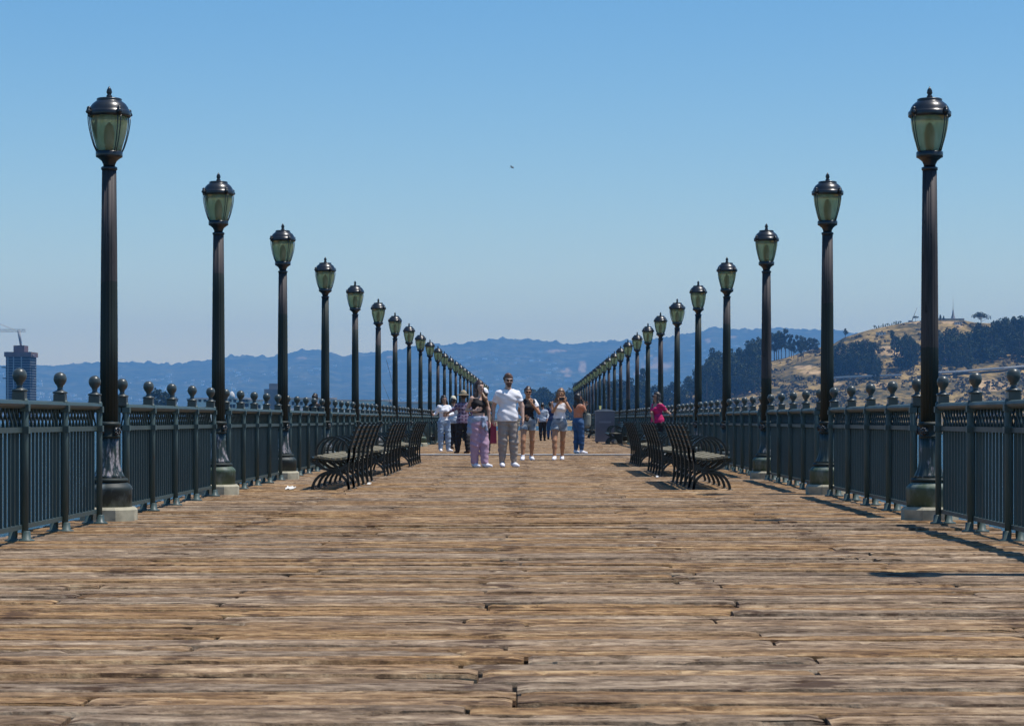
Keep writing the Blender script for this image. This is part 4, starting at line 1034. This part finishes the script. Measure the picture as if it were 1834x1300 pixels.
MB().box((-17,0,-3),(17,8,1.6)).obj('wall', mottled('tan_wall', (.42,.34,.24), .1, .3, .8), r); MB().box((-17.3,-.3,1.61),(17.3,8.3,2.0)).obj('coping', M['farwhite'], r)
p2 = Vector((at(1707,0,p.y+4).x, p.y+4, p.z+2.01)); r = thing('radio_mast', 'slim dark pyramid mast rising from the summit wall', 'mast', p2)
MB().lathe([(2.6,0),(1.3,4.5),(.6,9),(.3,12)], 4, smooth=False).obj('tower', M['fargrey'], r); MB().tube([(0,0,12),(0,0,25)], [.22,.06], 6).obj('antenna', M['fargrey'], r)
p3 = isl_hit(1632, 577); r = thing('crane', 'slanting dark crane boom beside the nearest right lamp on the ridge', 'crane', p3)
MB().tube([(0,0,-1),(6.5,0,16)], [.5,.25], 5).obj('boom', M['fargrey'], r); MB().box((-3,-2,-1.5),(1.5,2,1.6)).obj('cab', M['fargrey'], r)
for px, py, w_, lab in ((1578,600,5,'pale flat building on the slope left of the nearest right lamp'),(1716,581,4,'small white house below the summit wall')):
    p = isl_hit(px, py); r = thing('hill_house', lab, 'house', p); MB().box((-w_,-3,-1.5),(w_,3,2.4)).obj('wall', M['farwhite'], r); MB().box((-w_-.4,-3.4,2.41),(w_+.4,3.4,2.9)).obj('roof', M['fargrey'], r)
    for k in range(3): MB().box((-w_+.8+k*w_*.6,-3.06,.4),(-w_+.8+k*w_*.6+1.,-3.01,1.7)).obj('window', M['black'], r)

# ------------------------------------------------------------------ left background: tower, cranes, long white buildings
DT = 2000.
M['towerglass'] = mottled('tower_glass', (.012,.020,.038), .3, .08, .7, Specular_IOR_Level=.15); M['brick'] = mottled('tower_crown', (.13,.075,.070), .2, .2, .8); M['slab'] = mottled('floor_slab', (.30,.32,.34), .1, .2, .8)
c = at(32, 752, DT); mpp = DT/F; r = thing('tower', 'unfinished high-rise tower with dark glass and brick-red crown at the left edge', 'tower', (c.x, DT, -5))
zt = (VY-637)*mpp+5; w_ = 21.5*mpp
MB().box((-w_,0,0),(w_,26,zt)).obj('glass_shaft', M['towerglass'], r)
for k in range(26): 
    z = zt*(k+1)/27; MB().box((-w_-.25,-.25,z),(w_+.25,26.2,z+.35)).obj('floor_slab', M['slab'], r)
for u in (-.82,-.35,.30): MB().box((w_*u-.4,-.7,0),(w_*u+.4,-.26,zt)).obj('fin', M['slab'], r)
cr = MB().box((-w_-1.2,-1,zt+.02),(w_+1.2,27,zt+4)).obj('crown', M['brick'], r); MB().box((-w_*.45,4,zt+4.02),(w_*.45,20,zt+9.5)).obj('core', M['brick'], cr); MB().tube([(0,12,zt+9.5),(-1.6,12,zt+22)], [.9,1.5], 5).obj('jib_end', M['slab'], cr)
for z, L in ((zt-9, 4.), (zt-18, 3.2), (zt+1, 2.)):
    for sg in (-1,1): MB().box((min(sg*w_,sg*(w_+L)),2,z),(max(sg*w_,sg*(w_+L)),9,z+.9)).obj('loading_platform', M['fargrey'], r)
def lattice_bar(mb, a, b, w_, n):
    a = Vector(a); b = Vector(b); dx = (b-a)/n
    for sg in (0,1): mb.bar(a+Vector((0,0,w_*sg)), b+Vector((0,0,w_*sg)), .35)
    for k in range(n): mb.bar(a+dx*k+Vector((0,0,w_*(k%2))), a+dx*(k+1)+Vector((0,0,w_*((k+1)%2))), .22)
M['crane'] = mottled('crane_paint', (.50,.36,.28), .1, .3, .6)
c2 = at(-40, 752, DT); r = thing('tower_crane', 'tan tower crane jib reaching in from the left edge above the tower', 'crane', (c2.x, DT, -5)); zj = (VY-592)*mpp+5
mb = MB(); lattice_bar(mb, (-18,0,zj), (86*mpp,0,zj), 1.8, 30); mb.obj('jib', M['crane'], r); MB().tube([(0,0,0),(0,0,zj+14)], 1., 4, smooth=False).obj('mast', M['crane'], r); MB().tube([(0,0,zj+13.5),(64*mpp,0,zj+1.8)], .2, 4).obj('tie', M['crane'], r); MB().box((-17,-1.5,zj-3),(-12,1.5,zj-.2)).obj('counterweight', M['fargrey'], r)
DC = 3000.; mc = DC/F; c = at(718, 745, DC); r = thing('harbour_crane', 'thin dark lattice crane boom leaning left behind the left lamp row', 'crane', (c.x, DC, 0))
mb = MB(); lattice_bar(mb, (0,0,4), (-26*mc,0,(745-637)*mc), 1.2, 22); mb.obj('boom', M['fargrey'], r); MB().box((-4,-3,-6),(4,3,4)).obj('cab', M['fargrey'], r); MB().tube([(-26*mc,0,(745-637)*mc),(6,0,6)], .15, 4).obj('cable', M['fargrey'], r)
DB = 1500.; mp = DB/F
M['cream'] = mottled('far_cream_wall', (.82,.76,.64), .05, .2, .85); M['mauve'] = mottled('far_mauve_wall', (.62,.56,.54), .05, .2, .85); M['roof'] = mottled('far_roof', (.38,.35,.32), .1, .2, .85)
def shed(x0, x1, yt, mat, lab, wins, name='waterfront_building', yb=750):
    a = at(x0, yb, DB); b = at(x1, yb, DB); hh = (yb-yt)*mp; W = b.x-a.x; r = thing(name, lab, 'building', (a.x, DB, -5), R(14)); z0 = a.z+5; W /= math.cos(R(14))
    MB().box((0,0,0),(W,30,z0+hh)).obj('wall', mat, r); MB().box((-.6,-.6,z0+hh+.02),(W+.6,30.6,z0+hh+.9)).obj('roof', M['roof'], r)
    for (px, py) in wins:
        x = (px-x0)*mp; z = z0+(yb-py)*mp; MB().box((x-.9,-.15,z-1.1),(x+.9,-.02,z+1.1)).obj('window', M['black'], r)
    return r
shed(345, 447, 715, M['cream'], 'long cream waterfront building with small square windows over the left railing', [(357.8,716.5),(367,716.5),(412,716.5),(420.5,717),(436,716.5),(442,716.5),(441,725),(446,725),(413,727),(419,727),(378,717),(388,717)])
shed(448.5, 470, 718, M['cream'], 'short cream building right of the long windowed one', [(452,728),(458,728),(464,728)])
shed(514, 600, 714.5, M['mauve'], 'plain mauve-grey shed behind the third and fourth left lamp posts', [(525,722),(540,722),(580,722)])
shed(602, 700, 718, M['cream'], 'pale low shed behind the middle of the left railing', [(610,726),(630,726),(650,726),(670,726)])
shed(702, 780, 722, M['mauve'], 'low grey shed at the right end of the far left waterfront', [(715,730),(735,730),(755,730)])
dm = at(411.5, 716, DB-4); r = thing('cupola', 'small white dome above the cream building roof', 'dome', (dm.x, DB+6, at(411,714.2,DB).z)); MB().lathe([(1.9,0),(1.9,2),(1.6,3.2),(.9,4.2),(.15,4.8)], 14).obj('dome', M['farwhite'], r); MB().tube([(0,0,4.7),(0,0,7.5)], [.15,.05], 5).obj('spike', M['farwhite'], r)
c = at(486, 750, DB); r = thing('storage_tank', 'dark blue-grey block between the cream building and mauve shed', 'building', (c.x, DB+5, -5)); MB().box((-5,0,0),(5,18,25)).obj('wall', M['fargrey'], r); MB().box((-2.4,4,25.01),(2.8,14,28.5)).obj('roof', M['fargrey'], r)
# gull
g = at(917.5, 301, 420); r = thing('gull', 'small dark gull gliding high in the middle of the sky', 'bird', g, R(60))
bd = MB().tube([(0,.26,.0),(0,.10,.02),(0,-.12,.02),(0,-.28,.03)], [.02,.075,.08,.03], 8); bd.ball((0,-.30,.04), .05, 8); bd.obj('body', M['fargrey'], r)
for sg, up_ in ((-1, 1.), (1, .75)):
    V = []
    for (x, z, ch) in ((.05,.02,.20),(.28,.20,.21),(.52,.22,.16),(.80,-.05,.03)):
        V += [(sg*x*.75, -ch/2+x*.15, z*1.6*up_), (sg*x*.75, ch/2+x*.15, z*1.6*up_), (sg*x*.75, ch/2+x*.15, z*1.6*up_-.025), (sg*x*.75, -ch/2+x*.15, z*1.6*up_-.025)]
    MB().add(V, [(k*4+a, k*4+(a+1)%4, k*4+4+(a+1)%4, k*4+4+a) for k in range(3) for a in range(4)]+[(0,1,2,3),(12,13,14,15)]).obj('wing', M['fargrey'], r)

# ------------------------------------------------------------------ haze: the air over the bay
hm = bpy.data.materials.new('haze_air'); hm.use_nodes = True; ht = hm.node_tree; ht.nodes.clear()
ou = ht.nodes.new('ShaderNodeOutputMaterial'); pv = ht.nodes.new('ShaderNodeVolumePrincipled')
pv.inputs['Color'].default_value = (*HAZE_COLOR, 1); pv.inputs['Density'].default_value = HAZE_DENSITY; pv.inputs['Absorption Color'].default_value = (.20,.20,.20,1); pv.inputs['Anisotropy'].default_value = 0.0
ht.links.new(pv.outputs[0], ou.inputs['Volume'])
hz = MB().box((-30000,-400,-12), (30000,19500,760)).obj('haze', hm); tag(hz, 'thin blue haze filling the air over the bay', 'haze', kind='stuff')
